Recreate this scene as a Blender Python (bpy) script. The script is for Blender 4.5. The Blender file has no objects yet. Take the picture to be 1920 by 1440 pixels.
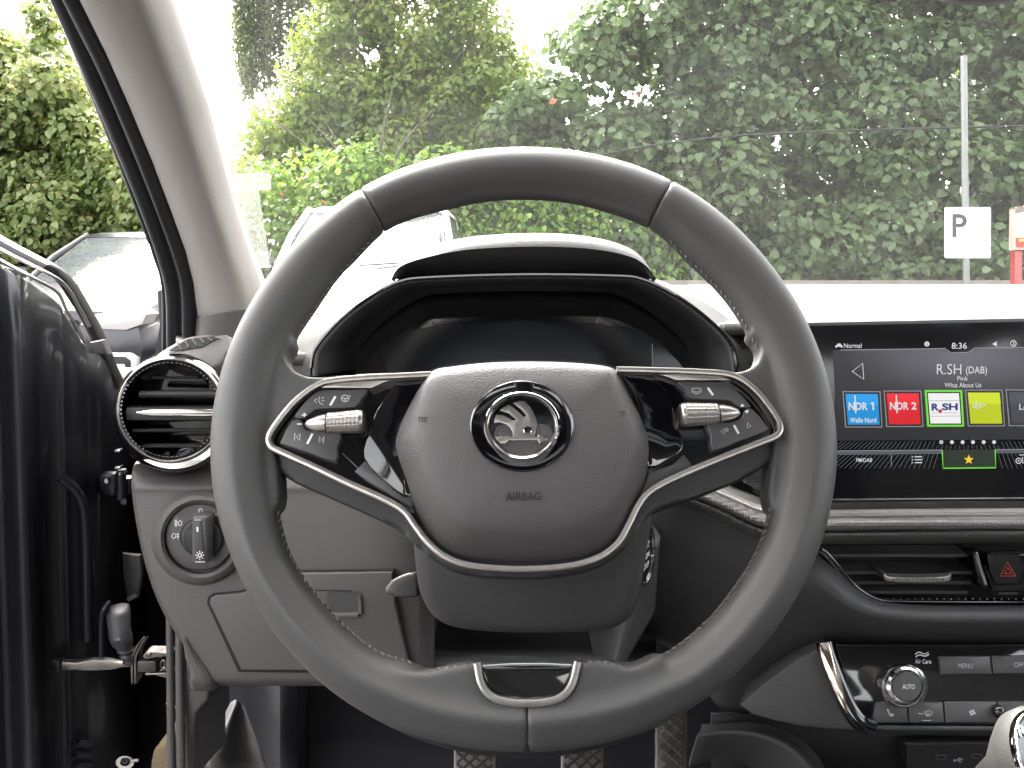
import bpy, bmesh, math, random
import numpy as np
from mathutils import Vector, Matrix

random.seed(4)
SC = bpy.context.scene
COL = SC.collection
R = math.radians

# ------------------------------------------------------------------ camera, sky, sun, exposure
F = 1442.0                # focal length in photograph pixels (1920 wide)
HOR = 515.0               # row of the horizon in the photograph
CZ = 1.05                 # eye height above the tarmac
cam_d = bpy.data.cameras.new('camera')
cam = bpy.data.objects.new('camera', cam_d)
COL.objects.link(cam)
cam.location = (0, 0, CZ)
cam.rotation_euler = (R(90), 0, 0)
cam_d.sensor_width = 36.0
cam_d.lens = 36.0 * F / 1920.0
cam_d.shift_y = -(720.0 - HOR) / 1920.0
cam_d.clip_start = 0.02
cam_d.clip_end = 2000
SC.camera = cam

SUN_EL, SUN_AZ = R(52), R(-28)       # azimuth from straight ahead (+Y), negative = to the left
world = bpy.data.worlds.new('World')
SC.world = world
world.use_nodes = True
wn = world.node_tree
bg = wn.nodes['Background']
sky = wn.nodes.new('ShaderNodeTexSky')
sky.sky_type = 'NISHITA'
sky.sun_disc = False
sky.sun_elevation = SUN_EL
sky.sun_rotation = SUN_AZ
sky.dust_density = 6.0
sky.air_density = 1.0
sky.ozone_density = 1.0
hs = wn.nodes.new('ShaderNodeHueSaturation')
hs.inputs['Saturation'].default_value = 0.18
wn.links.new(sky.outputs[0], hs.inputs['Color'])
warm = wn.nodes.new('ShaderNodeMix'); warm.data_type = 'RGBA'; warm.blend_type = 'MULTIPLY'
warm.inputs['Factor'].default_value = 1.0
warm.inputs['B'].default_value = (1.0, 0.98, 0.955, 1)      # milky overcast
wn.links.new(hs.outputs[0], warm.inputs['A'])
wn.links.new(warm.outputs['Result'], bg.inputs[0])
bg.inputs[1].default_value = 0.15

sun_d = bpy.data.lights.new('sun', 'SUN')
sun_d.energy = 1.5
sun_d.angle = R(14)
sun_d.color = (1.0, 0.95, 0.88)
sun = bpy.data.objects.new('sun', sun_d)
COL.objects.link(sun)
to_sun = Vector((math.sin(SUN_AZ) * math.cos(SUN_EL), math.cos(SUN_AZ) * math.cos(SUN_EL), math.sin(SUN_EL)))
sun.rotation_euler = to_sun.to_track_quat('Z', 'Y').to_euler()
sun.location = to_sun * 30

SC.view_settings.view_transform = 'Standard'
SC.view_settings.look = 'None'
SC.view_settings.exposure = 3.85
SC.view_settings.gamma = 1.0
SC.view_settings.use_curve_mapping = False
SC.cycles.use_denoising = True
SC.cycles.max_bounces = 6
SC.cycles.diffuse_bounces = 3
SC.cycles.glossy_bounces = 3
SC.cycles.transmission_bounces = 3
SC.cycles.transparent_max_bounces = 10
SC.cycles.use_adaptive_sampling = True
SC.cycles.adaptive_threshold = 0.03
SC.cycles.sample_clamp_indirect = 6.0
SC.cycles.caustics_reflective = False
SC.cycles.caustics_refractive = False

# ------------------------------------------------------------------ materials
MATS = {}
def nodes(name):
    m = bpy.data.materials.new(name); m.use_nodes = True
    nt = m.node_tree
    return m, nt, nt.nodes['Principled BSDF']

def mat(name, col, rough=0.5, metal=0.0, spec=0.5, coat=0.0, bump=None, var=0.0, var_scale=8.0, emit=None, estr=1.0, rvar=0.0):
    """bump = (kind, scale, strength, distance)"""
    if name in MATS: return MATS[name]
    m, nt, b = nodes(name)
    b.inputs['Base Color'].default_value = (*col, 1)
    b.inputs['Roughness'].default_value = rough
    b.inputs['Metallic'].default_value = metal
    b.inputs['Specular IOR Level'].default_value = spec
    b.inputs['Coat Weight'].default_value = coat
    b.inputs['Coat Roughness'].default_value = 0.04
    tc = nt.nodes.new('ShaderNodeTexCoord')
    if var > 0 or rvar > 0:
        n = nt.nodes.new('ShaderNodeTexNoise'); n.inputs['Scale'].default_value = var_scale
        n.inputs['Detail'].default_value = 6
        nt.links.new(tc.outputs['Object'], n.inputs['Vector'])
        if var > 0:
            mx = nt.nodes.new('ShaderNodeMix'); mx.data_type = 'RGBA'
            mx.inputs['A'].default_value = (*[c * (1 - var) for c in col], 1)
            mx.inputs['B'].default_value = (*[min(1, c * (1 + var)) for c in col], 1)
            nt.links.new(n.outputs['Fac'], mx.inputs['Factor'])
            nt.links.new(mx.outputs['Result'], b.inputs['Base Color'])
        if rvar > 0:
            mr = nt.nodes.new('ShaderNodeMapRange')
            mr.inputs['From Min'].default_value = 0.3; mr.inputs['From Max'].default_value = 0.7
            mr.inputs['To Min'].default_value = max(0, rough - rvar); mr.inputs['To Max'].default_value = min(1, rough + rvar)
            nt.links.new(n.outputs['Fac'], mr.inputs['Value'])
            nt.links.new(mr.outputs[0], b.inputs['Roughness'])
    if bump:
        kind, sc, st, dist = bump
        bp = nt.nodes.new('ShaderNodeBump'); bp.inputs['Strength'].default_value = st; bp.inputs['Distance'].default_value = dist
        if kind == 'grain':      # pebbled plastic or leather grain
            v = nt.nodes.new('ShaderNodeTexVoronoi'); v.feature = 'F1'; v.inputs['Scale'].default_value = sc
            v.inputs['Randomness'].default_value = 1.0
            n2 = nt.nodes.new('ShaderNodeTexNoise'); n2.inputs['Scale'].default_value = sc * 0.9; n2.inputs['Detail'].default_value = 2
            add = nt.nodes.new('ShaderNodeMath'); add.operation = 'MULTIPLY_ADD'
            add.inputs[1].default_value = 0.8
            nt.links.new(tc.outputs['Object'], v.inputs['Vector']); nt.links.new(tc.outputs['Object'], n2.inputs['Vector'])
            nt.links.new(v.outputs['Distance'], add.inputs[0]); nt.links.new(n2.outputs['Fac'], add.inputs[2])
            nt.links.new(add.outputs[0], bp.inputs['Height'])
        elif kind == 'dots':
            v = nt.nodes.new('ShaderNodeTexVoronoi'); v.inputs['Scale'].default_value = sc; v.inputs['Randomness'].default_value = 0.12
            nt.links.new(tc.outputs['Object'], v.inputs['Vector'])
            nt.links.new(v.outputs['Distance'], bp.inputs['Height'])
            mr2 = nt.nodes.new('ShaderNodeMapRange'); mr2.inputs['From Min'].default_value = 0.15; mr2.inputs['From Max'].default_value = 0.6
            nt.links.new(v.outputs['Distance'], mr2.inputs['Value'])
            mx2 = nt.nodes.new('ShaderNodeMix'); mx2.data_type = 'RGBA'
            mx2.inputs['A'].default_value = (*[min(1, c * 1.25) for c in col], 1); mx2.inputs['B'].default_value = (*[c * 0.35 for c in col], 1)
            nt.links.new(mr2.outputs[0], mx2.inputs['Factor']); nt.links.new(mx2.outputs['Result'], b.inputs['Base Color'])
        else:
            n2 = nt.nodes.new('ShaderNodeTexNoise'); n2.inputs['Scale'].default_value = sc; n2.inputs['Detail'].default_value = 4
            nt.links.new(tc.outputs['Object'], n2.inputs['Vector'])
            nt.links.new(n2.outputs['Fac'], bp.inputs['Height'])
        nt.links.new(bp.outputs[0], b.inputs['Normal'])
    if emit:
        b.inputs['Emission Color'].default_value = (*emit, 1)
        b.inputs['Emission Strength'].default_value = estr
    MATS[name] = m
    return m

SCREEN = 0.078         # a dim screen in daylight
def lit(name, col, s=1.0):
    """what a backlit screen shows"""
    return mat('lit_' + name, (0.01, 0.01, 0.01), 0.3, emit=col, estr=s * SCREEN, spec=0.3)

M_leather = mat('leather_black', (0.052, 0.0505, 0.0495), 0.54, spec=0.5, bump=('grain', 1500, 0.12, 0.0004), var=0.08, var_scale=20, rvar=0.06)
M_hub = mat('hub_plastic', (0.070, 0.065, 0.064), 0.48, bump=('grain', 1150, 0.5, 0.0006), var=0.05, var_scale=30)
M_hub2 = mat('hub_smooth_plastic', (0.024, 0.0235, 0.023), 0.55, bump=('grain', 1400, 0.15, 0.0004))
M_dash = mat('dash_plastic', (0.070, 0.065, 0.063), 0.58, bump=('grain', 900, 0.35, 0.0006), var=0.05, var_scale=14)
M_dashdark = mat('dash_dark_plastic', (0.036, 0.036, 0.037), 0.6, bump=('grain', 900, 0.35, 0.0006), var=0.06, var_scale=14)
M_dashtop = mat('dash_top_skin', (0.06, 0.058, 0.056), 0.40, bump=('grain', 420, 0.25, 0.0008))
M_soft = mat('satin_plastic', (0.042, 0.040, 0.040), 0.5, bump=('noise', 900, 0.05, 0.0003))
M_button = mat('button_plastic', (0.060, 0.057, 0.058), 0.42, bump=('noise', 1200, 0.05, 0.0003))
M_padded = mat('padded_dark', (0.022, 0.022, 0.023), 0.7, bump=('grain', 900, 0.3, 0.0006))
M_piano = mat('piano_black', (0.004, 0.004, 0.005), 0.07, coat=0.6, rvar=0.04, var_scale=30)
M_black = mat('matt_black', (0.008, 0.008, 0.009), 0.65)
M_void = mat('black_recess', (0.004, 0.004, 0.005), 0.8)
M_rubber = mat('rubber', (0.014, 0.014, 0.016), 0.5, spec=0.4)
M_seal = mat('grey_rubber', (0.075, 0.07, 0.068), 0.6)
M_satin = mat('satin_metal', (0.43, 0.405, 0.38), 0.34, metal=1.0)
M_chrome = mat('chrome', (0.78, 0.76, 0.74), 0.06, metal=1.0)
M_ring = mat('smoked_chrome', (0.50, 0.49, 0.47), 0.17, metal=1.0)
M_darkchrome = mat('dark_chrome', (0.35, 0.35, 0.36), 0.14, metal=1.0)
M_knurl = mat('knurled_metal', (0.33, 0.31, 0.295), 0.40, metal=0.85)
M_paint = mat('black_paint', (0.010, 0.010, 0.0125), 0.45, spec=0.35, coat=0.25, rvar=0.1, var_scale=5, var=0.2)
M_steel = mat('bare_steel', (0.20, 0.185, 0.17), 0.42, metal=0.9, var=0.3, var_scale=90, rvar=0.12)
M_pillar = mat('pillar_cloth', (0.37, 0.345, 0.32), 0.85, bump=('noise', 900, 0.25, 0.0008), var=0.04, var_scale=300)
M_headliner = mat('headliner_cloth', (0.50, 0.47, 0.44), 0.9, bump=('noise', 700, 0.2, 0.0008))
M_carpet = mat('carpet', (0.02, 0.02, 0.023), 0.95, bump=('noise', 500, 0.6, 0.002))
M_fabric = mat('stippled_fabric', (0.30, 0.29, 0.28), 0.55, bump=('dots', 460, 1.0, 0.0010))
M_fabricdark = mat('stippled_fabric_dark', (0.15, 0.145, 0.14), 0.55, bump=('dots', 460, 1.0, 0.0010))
M_strip = mat('ribbed_strip', (0.66, 0.63, 0.60), 0.5, metal=0.1, bump=('noise', 700, 0.3, 0.0005))
M_white = mat('white_mark', (0.72, 0.72, 0.72), 0.5)
M_grey = mat('grey_mark', (0.42, 0.42, 0.43), 0.5)
M_emboss = mat('embossed_dark', (0.010, 0.010, 0.010), 0.5)
M_thread = mat('thread', (0.13, 0.125, 0.12), 0.6)
M_red = mat('red_mark', (0.62, 0.06, 0.05), 0.45)
M_warmrefl = mat('chrome_warm_reflection', (0.62, 0.50, 0.42), 0.10, metal=1.0)  # chrome with a warm reflection painted into its colour
M_foam = mat('foam', (0.20, 0.15, 0.09), 0.9, bump=('noise', 300, 0.6, 0.002), var=0.3, var_scale=80)

def glass_mat(name, tint=(1, 1, 1), gloss=1.0, rough=0.0, veil=0.0):
    m = bpy.data.materials.new(name); m.use_nodes = True
    nt = m.node_tree; nt.nodes.remove(nt.nodes['Principled BSDF'])
    out = nt.nodes['Material Output']
    tr = nt.nodes.new('ShaderNodeBsdfTransparent'); tr.inputs[0].default_value = (*tint, 1)
    gl = nt.nodes.new('ShaderNodeBsdfGlossy'); gl.inputs['Roughness'].default_value = rough
    gl.inputs['Color'].default_value = (gloss, gloss, gloss, 1)
    fr = nt.nodes.new('ShaderNodeFresnel'); fr.inputs['IOR'].default_value = 1.5
    mx = nt.nodes.new('ShaderNodeMixShader')
    nt.links.new(fr.outputs[0], mx.inputs[0]); nt.links.new(tr.outputs[0], mx.inputs[1]); nt.links.new(gl.outputs[0], mx.inputs[2])
    last = mx
    if veil > 0:  # pale translucent layer; on the windscreen it stands in for reflected haze
        df = nt.nodes.new('ShaderNodeBsdfTranslucent'); df.inputs[0].default_value = (0.9, 0.9, 0.88, 1)
        tc = nt.nodes.new('ShaderNodeTexCoord')
        n = nt.nodes.new('ShaderNodeTexNoise'); n.inputs['Scale'].default_value = 5; n.inputs['Detail'].default_value = 5
        nt.links.new(tc.outputs['Object'], n.inputs['Vector'])
        mr = nt.nodes.new('ShaderNodeMapRange'); mr.inputs['From Min'].default_value = .3; mr.inputs['From Max'].default_value = .7
        mr.inputs['To Min'].default_value = veil * .6; mr.inputs['To Max'].default_value = veil * 1.4
        nt.links.new(n.outputs['Fac'], mr.inputs[0])
        m2 = nt.nodes.new('ShaderNodeMixShader')
        nt.links.new(mr.outputs[0], m2.inputs[0]); nt.links.new(mx.outputs[0], m2.inputs[1]); nt.links.new(df.outputs[0], m2.inputs[2])
        last = m2
    nt.links.new(last.outputs[0], out.inputs['Surface'])
    MATS[name] = m
    return m
M_glass = glass_mat('windscreen_glass', (0.95, 0.97, 0.95), 0.62, 0.0, 0.003)
M_roofglass = glass_mat('tinted_roof_glass', (0.62, 0.64, 0.64), 0.6)
M_clear = glass_mat('clear_plastic', (0.94, 0.95, 0.94), 1.0, 0.05, 0.03)

# ------------------------------------------------------------------ pixel geometry
def W(px, py, Y):
    """the point at depth Y metres on the sight line through photograph pixel (px, py)"""
    return Vector(((px - 960.0) / F * Y, Y, CZ + (HOR - py) / F * Y))

class Plane:
    """a real plane in the car: passes the point seen at (px, py) at depth Y; tilt leans its face up, yaw turns it to the right"""
    def __init__(s, px, py, Y, tilt=0.0, yaw=0.0):
        s.o = W(px, py, Y)
        t, y = R(tilt), R(yaw)
        n = Vector((0, -math.cos(t), math.sin(t)))
        n.rotate(Matrix.Rotation(y, 3, 'Z'))
        s.n = n.normalized()
        s.r = Vector((math.cos(y), math.sin(y), 0))
        s.u = s.n.cross(s.r) * -1
        if s.u.z < 0: s.u = -s.u
        s.ppm = F / Y
    def P(s, px, py, h=0.0):
        d = Vector(((px - 960.0) / F, 1.0, (HOR - py) / F))
        c = Vector((0, 0, CZ))
        o = s.o + s.n * h
        k = (o - c).dot(s.n) / d.dot(s.n)
        return c + d * k

def spl(pts, n=6, closed=False):
    """Catmull-Rom through points (any dimension)"""
    P = [np.array(p, float) for p in pts]
    m = len(P); out = []
    rng = range(m if closed else m - 1)
    for i in rng:
        if closed:
            a, b, c, d = P[(i - 1) % m], P[i], P[(i + 1) % m], P[(i + 2) % m]
        else:
            b, c = P[i], P[i + 1]
            a = P[i - 1] if i > 0 else 2 * b - c
            d = P[i + 2] if i + 2 < m else 2 * c - b
        for k in range(n):
            t = k / n
            out.append(tuple(0.5 * ((2 * b) + (-a + c) * t + (2 * a - 5 * b + 4 * c - d) * t * t + (-a + 3 * b - 3 * c + d) * t ** 3)))
    if not closed: out.append(tuple(P[-1]))
    return out

def ell(cx, cy, rx, ry=None, n=48):
    ry = rx if ry is None else ry
    return [(cx + rx * math.cos(2 * math.pi * i / n), cy + ry * math.sin(2 * math.pi * i / n)) for i in range(n)]

def rrect(x0, y0, x1, y1, r, n=4):
    out = []
    for cx, cy, a0 in ((x1 - r, y1 - r, 0), (x0 + r, y1 - r, 90), (x0 + r, y0 + r, 180), (x1 - r, y0 + r, 270)):
        for k in range(n + 1):
            a = R(a0 + 90 * k / n); out.append((cx + r * math.cos(a), cy + r * math.sin(a)))
    return out

# ------------------------------------------------------------------ object helpers
def thing(name, label, cat, loc=(0, 0, 0), group=None):
    o = bpy.data.objects.new(name, None); COL.objects.link(o)
    o.empty_display_size = 0.05
    o.location = loc
    o['label'] = label; o['category'] = cat
    if group: o['group'] = group
    return o

def tag(o, label, cat, group=None):
    o['label'] = label; o['category'] = cat
    if group: o['group'] = group
    return o

def world_of(o):
    m = Matrix.Translation(o.location) @ o.rotation_euler.to_matrix().to_4x4()
    if o.parent: m = world_of(o.parent) @ o.matrix_parent_inverse @ m
    return m

def put(name, me, material=None, parent=None, smooth=35):
    o = bpy.data.objects.new(name, me); COL.objects.link(o)
    if material and not me.materials: me.materials.append(material)
    if parent is not None:
        o.parent = parent
        o.matrix_parent_inverse = world_of(parent).inverted()
    if smooth and len(me.polygons):
        me.polygons.foreach_set('use_smooth', [True] * len(me.polygons))
        me.set_sharp_from_angle(angle=R(smooth))
    return o

def from_bm(name, bm, material, parent=None, smooth=35, normals=True):
    if normals: bmesh.ops.recalc_face_normals(bm, faces=bm.faces)
    me = bpy.data.meshes.new(name); bm.to_mesh(me); bm.free()
    return put(name, me, material, parent, smooth)

def add_slab(bm, front, back, bev=0.0, seg=2):
    """front: list of Vector; back: vector offset"""
    vs = [bm.verts.new(p) for p in front]
    f = bm.faces.new(vs)
    r = bmesh.ops.extrude_face_region(bm, geom=[f])
    nv = [e for e in r['geom'] if isinstance(e, bmesh.types.BMVert)]
    nf = [e for e in r['geom'] if isinstance(e, bmesh.types.BMFace)]
    for v in nv: v.co += back
    if bev > 0:
        es = list(f.edges) if f.is_valid else []
        if not es:
            es = [e for e in bm.edges if e.verts[0] in vs and e.verts[1] in vs]
        bmesh.ops.bevel(bm, geom=es, offset=bev, segments=seg, profile=0.5, affect='EDGES', clamp_overlap=True)

def slab(name, pl, pts, h0, h1, material, parent=None, bev=0.0, seg=2, smooth=35):
    """a solid plate on a plane: outline in pixels, from height h0 (back) to h1 (front)"""
    bm = bmesh.new()
    pts = dedupe(pts)
    front = [pl.P(x, y, h1) for x, y in pts]
    add_slab(bm, front, pl.n * (h0 - h1), bev, seg)
    return from_bm(name, bm, material, parent, smooth)

def dedupe(pts):
    out = []
    for p in pts:
        if not out or (abs(p[0] - out[-1][0]) + abs(p[1] - out[-1][1])) > 0.05: out.append(p)
    if len(out) > 1 and (abs(out[0][0] - out[-1][0]) + abs(out[0][1] - out[-1][1])) < 0.05: out.pop()
    return out

def loft(name, rings, material, parent=None, closed=True, cap0=True, cap1=True, smooth=35, bm=None, solid=0):
    own = bm is None
    if own: bm = bmesh.new()
    vr = [[bm.verts.new(p) for p in r] for r in rings]
    n = len(rings[0])
    for a, b in zip(vr[:-1], vr[1:]):
        for i in range(n if closed else n - 1):
            j = (i + 1) % n
            try: bm.faces.new((a[i], a[j], b[j], b[i]))
            except ValueError: pass
    if closed and cap0: bm.faces.new(vr[0])
    if closed and cap1: bm.faces.new(list(reversed(vr[-1])))
    if not own: return None
    o = from_bm(name, bm, material, parent, smooth)
    if solid:
        md = o.modifiers.new('Solidify', 'SOLIDIFY'); md.thickness = abs(solid); md.offset = -1 if solid > 0 else 1
    return o

def sheet(name, rows, material, parent=None, sub=2, solid=0.003, away=True, smooth=60):
    """skin over rows of (px, py, Y); facing the camera"""
    bm = bmesh.new()
    vr = [[bm.verts.new(W(*p)) for p in r] for r in rows]
    for a, b in zip(vr[:-1], vr[1:]):
        for i in range(len(a) - 1):
            bm.faces.new((a[i], b[i], b[i + 1], a[i + 1]))
    o = from_bm(name, bm, material, parent, smooth, normals=False)
    if sub:
        md = o.modifiers.new('Subsurf', 'SUBSURF'); md.levels = sub; md.render_levels = sub
        md.boundary_smooth = 'PRESERVE_CORNERS'
    if solid:
        md = o.modifiers.new('Solidify', 'SOLIDIFY'); md.thickness = solid; md.offset = -1
    return o

def lathe_px(name, pl, cx, cy, prof, material, parent=None, ex=1.0, ey=1.0, seg=64, drift=None, smooth=40, cap0=True, cap1=False):
    """turned shape on a plane: prof = [(radius in pixels, height in metres)], drift = pixel shift per profile point"""
    rings = []
    for i, (r, h) in enumerate(prof):
        dx, dy = drift[i] if drift else (0, 0)
        rings.append([pl.P(cx + dx + max(r, 0.01) * ex * math.cos(2 * math.pi * k / seg), cy + dy + max(r, 0.01) * ey * math.sin(2 * math.pi * k / seg), h) for k in range(seg)])
    return loft(name, rings, material, parent, cap0=cap0, cap1=cap1, smooth=smooth)

def sweep_pts(path, prof, nrm, closed=False):
    rings = []
    m = len(path)
    for i, p in enumerate(path):
        a = path[(i - 1) % m] if (closed or i > 0) else p
        b = path[(i + 1) % m] if (closed or i < m - 1) else p
        t = (b - a).normalized()
        nn = nrm[i] if isinstance(nrm, list) else nrm
        s = t.cross(nn).normalized()
        pr = prof(i / max(1, m - 1)) if callable(prof) else prof
        rings.append([p + s * u + nn * v for u, v in pr])
    return rings

def sweep(name, path, prof, nrm, material, parent=None, closed=False, smooth=40, bm=None):
    path = [Vector(p) for p in path]
    rings = sweep_pts(path, prof, nrm, closed)
    if closed: rings.append(rings[0])
    own = bm is None
    if own: bm = bmesh.new()
    vr = [[bm.verts.new(p) for p in r] for r in (rings[:-1] if closed else rings)]
    if closed: vr.append(vr[0])
    n = len(rings[0])
    for a, b in zip(vr[:-1], vr[1:]):
        for i in range(n):
            j = (i + 1) % n
            bm.faces.new((a[i], a[j], b[j], b[i]))
    if not closed:
        bm.faces.new(vr[0]); bm.faces.new(list(reversed(vr[-1])))
    if own: return from_bm(name, bm, material, parent, smooth)

def circ(r, n=10, ry=None):
    ry = ry or r
    return [(r * math.cos(2 * math.pi * k / n), ry * math.sin(2 * math.pi * k / n)) for k in range(n)]

def barprof(a, b, r=0.3):
    """flattened bar: half width a, front height b, back -b"""
    c = r * min(a, b) * 2
    return [(-a, -b), (a, -b), (a, b - c), (a - c * .3, b - c * .3), (a - c, b), (-a + c, b), (-a + c * .3, b - c * .3), (-a, b - c)]

def tube(name, pts, r, material, parent=None, n=8, bm=None, closed=False, smooth=50):
    """round bar through 3D points with a rotation-stable frame"""
    pts = [Vector(p) for p in pts]
    nr = []
    prev = None
    for i, p in enumerate(pts):
        a = pts[max(0, i - 1)]; b = pts[min(len(pts) - 1, i + 1)]
        t = (b - a).normalized()
        if prev is None:
            ref = Vector((0, 0, 1)) if abs(t.z) < 0.9 else Vector((1, 0, 0))
        else: ref = prev
        nn = (ref - t * ref.dot(t)).normalized(); nr.append(nn); prev = nn
    pr = (lambda f: circ(r(f), n)) if callable(r) else circ(r, n)
    return sweep(name, pts, pr, nr, material, parent, closed, smooth, bm)

_TXT = {}
def text_polys(body, bold=0.0):
    key = (body, bold)
    if key in _TXT: return _TXT[key]
    cu = bpy.data.curves.new('t', 'FONT'); cu.body = body; cu.size = 1.0; cu.offset = bold; cu.resolution_u = 3
    ob = bpy.data.objects.new('t', cu); COL.objects.link(ob)
    dg = bpy.context.evaluated_depsgraph_get()
    me = bpy.data.meshes.new_from_object(ob.evaluated_get(dg))
    v = np.array([tuple(x.co)[:2] for x in me.vertices]); f = [tuple(p.vertices) for p in me.polygons]
    bpy.data.objects.remove(ob); bpy.data.curves.remove(cu); bpy.data.meshes.remove(me)
    _TXT[key] = (v, f)
    return v, f

def text_px(name, pl, body, x0, x1, y0, y1, h, material, parent=None, bold=0.01, thick=0.0002, shear=(0, 0)):
    """lettering fitted to the pixel box (y0 top, y1 bottom) on a plane"""
    v, f = text_polys(body, bold)
    mn, mx = v.min(0), v.max(0)
    bm = bmesh.new()
    vs = []
    for a in v:
        u = (a[0] - mn[0]) / (mx[0] - mn[0]); w = (a[1] - mn[1]) / (mx[1] - mn[1])
        px = x0 + u * (x1 - x0) + shear[0] * (1 - w); py = y1 + (y0 - y1) * w + shear[1] * u
        vs.append(bm.verts.new(pl.P(px, py, h + thick)))
    for p in f:
        try: bm.faces.new([vs[i] for i in p])
        except ValueError: pass
    if thick > 0.00025:
        r = bmesh.ops.extrude_face_region(bm, geom=list(bm.faces))
        for e in r['geom']:
            if isinstance(e, bmesh.types.BMVert): e.co -= pl.n * thick
    return from_bm(name, bm, material, parent, 30)

def marks(name, pl, lines, width, h, material, parent=None, fills=()):
    """printed symbols: polylines of a width in pixels, and filled outlines"""
    bm = bmesh.new()
    for ln in lines:
        cl = len(ln) > 2 and ln[0] == ln[-1]
        pts = list(ln[:-1]) if cl else list(ln)
        m = len(pts); L, Rr = [], []
        for i, p in enumerate(pts):
            a = pts[(i - 1) % m] if (cl or i) else p
            b = pts[(i + 1) % m] if (cl or i < m - 1) else p
            dx, dy = b[0] - a[0], b[1] - a[1]; q = math.hypot(dx, dy) or 1
            nx, ny = -dy / q * width / 2, dx / q * width / 2
            L.append(bm.verts.new(pl.P(p[0] + nx, p[1] + ny, h))); Rr.append(bm.verts.new(pl.P(p[0] - nx, p[1] - ny, h)))
        for i in range(m if cl else m - 1):
            j = (i + 1) % m
            bm.faces.new((L[i], L[j], Rr[j], Rr[i]))
    for fl in fills:
        bm.faces.new([bm.verts.new(pl.P(x, y, h)) for x, y in fl])
    for f in bm.faces:
        f.normal_update()
        if f.normal.dot(pl.n) < 0: f.normal_flip()
    return from_bm(name, bm, material, parent, 0, normals=False)

def bake(o):
    """apply the modifiers of an object"""
    dg = bpy.context.evaluated_depsgraph_get(); dg.update()
    me = bpy.data.meshes.new_from_object(o.evaluated_get(dg))
    old = o.data; o.modifiers.clear(); o.data = me
    bpy.data.meshes.remove(old)
    return o

def box_bm(bm, c, s, rot=None):
    r = bmesh.ops.create_cube(bm, size=1.0)
    for v in r['verts']:
        p = Vector((v.co.x * s[0], v.co.y * s[1], v.co.z * s[2]))
        if rot is not None: p = rot @ p
        v.co = p + Vector(c)
    return r['verts']

# ================================================================== STEERING WHEEL
WP = Plane(982, 830, 0.456, 24)
wheel = thing('steering_wheel', 'black leather two-spoke steering wheel with round badge and silver trim in front of the dashboard', 'steering wheel', WP.P(982, 830, -0.05))
RCX, RCY = 981.5, 844.0
OUT_TAB = [(0, 584), (45, 573), (90, 561), (135, 573), (180, 584), (225, 577), (270, 570), (315, 577), (360, 584)]
INN_TAB = [(0, 470), (20, 476), (35, 474), (48, 470), (60, 482), (75, 477), (90, 475), (105, 477), (121, 490), (133, 478), (146, 472), (159, 478),
           (175, 470), (190, 472), (204, 478), (220, 470), (232, 466), (245, 446), (258, 436), (270, 432), (282, 436), (295, 446), (308, 466), (322, 470), (340, 476), (360, 470)]
def tab(T, a):
    a %= 360
    for (a0, v0), (a1, v1) in zip(T[:-1], T[1:]):
        if a0 <= a <= a1:
            k = (a - a0) / (a1 - a0); k = k * k * (3 - 2 * k)
            return v0 + (v1 - v0) * k
    return T[0][1]

def rim_ring(a, inset=0.0, m=28):
    ca, sa = math.cos(R(a)), -math.sin(R(a))
    ro, ri = tab(OUT_TAB, a), tab(INN_TAB, a)
    po = WP.P(RCX + ca * ro, RCY + sa * ro); pi = WP.P(RCX + ca * ri, RCY + sa * ri)
    c = (po + pi) / 2; d = po - pi; w = d.length / 2 - inset; d.normalize()
    b = 0.0162 - inset
    low = max(0.0, math.cos(R(a - 235))) ** 2 + max(0.0, math.cos(R(a - 305))) ** 2      # crease on the lower grips
    ring = []
    for k in range(m):
        t = 2 * math.pi * k / m
        x, y = math.cos(t), math.sin(t)
        e = 2.25
        q = (abs(x) ** e + abs(y) ** e) ** (-1 / e)
        x, y = x * q, y * q
        if y > 0:
            y = y + 0.16 * min(1, low) * math.exp(-((x - 0.05) / 0.22) ** 2)
        ring.append(c + d * (x * w) + WP.n * (y * b))
    return ring

def rim_segment(bm, a0, a1, step=1.5):
    n = max(4, int((a1 - a0) / step)); rings = []
    for i in range(n + 1):
        a = a0 + (a1 - a0) * i / n
        rings.append(rim_ring(a))
    e = 0.11
    rings = [rim_ring(a0 + 0.02, 0.0035), rim_ring(a0 + e * 0.4, 0.0009)] + [rim_ring(a0 + e * 3)] + rings[1:-1] + [rim_ring(a1 - e * 3)] + [rim_ring(a1 - e * 0.4, 0.0009), rim_ring(a1 - 0.02, 0.0035)]
    loft('', rings, None, bm=bm)

def body_px(bm, pts, h0, h1, bev=0.0, seg=3):
    add_slab(bm, [WP.P(x, y, h1) for x, y in dedupe(pts)], WP.n * (h0 - h1), bev, seg)

left_fill = [(492, 602), (548, 634), (534, 662), (541, 684), (560, 699), (592, 706), (640, 703), (700, 699), (765, 697), (770, 712), (660, 722), (600, 735), (560, 762), (525, 805), (512, 835), (520, 870), (519, 950), (460, 950), (450, 760)]
right_fill = [(1470, 602), (1409, 616), (1427, 645), (1424, 672), (1406, 690), (1380, 696), (1330, 694), (1270, 690), (1190, 689), (1190, 704), (1300, 706), (1360, 712), (1405, 740), (1440, 790), (1452, 820), (1448, 870), (1446, 950), (1505, 950), (1515, 760)]
hump_l = [(740, 1255), (790, 1259), (815, 1256), (845, 1247), (880, 1243), (898, 1244), (910, 1290), (935, 1317), (987.6, 1322), (987.6, 1375), (800, 1370), (700, 1300)]
hump_r = [(1240, 1225), (1195, 1247), (1172, 1249), (1150, 1243), (1120, 1238), (1082, 1241), (1072, 1288), (1045, 1315), (988.4, 1322), (988.4, 1375), (1180, 1365), (1270, 1290)]

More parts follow.
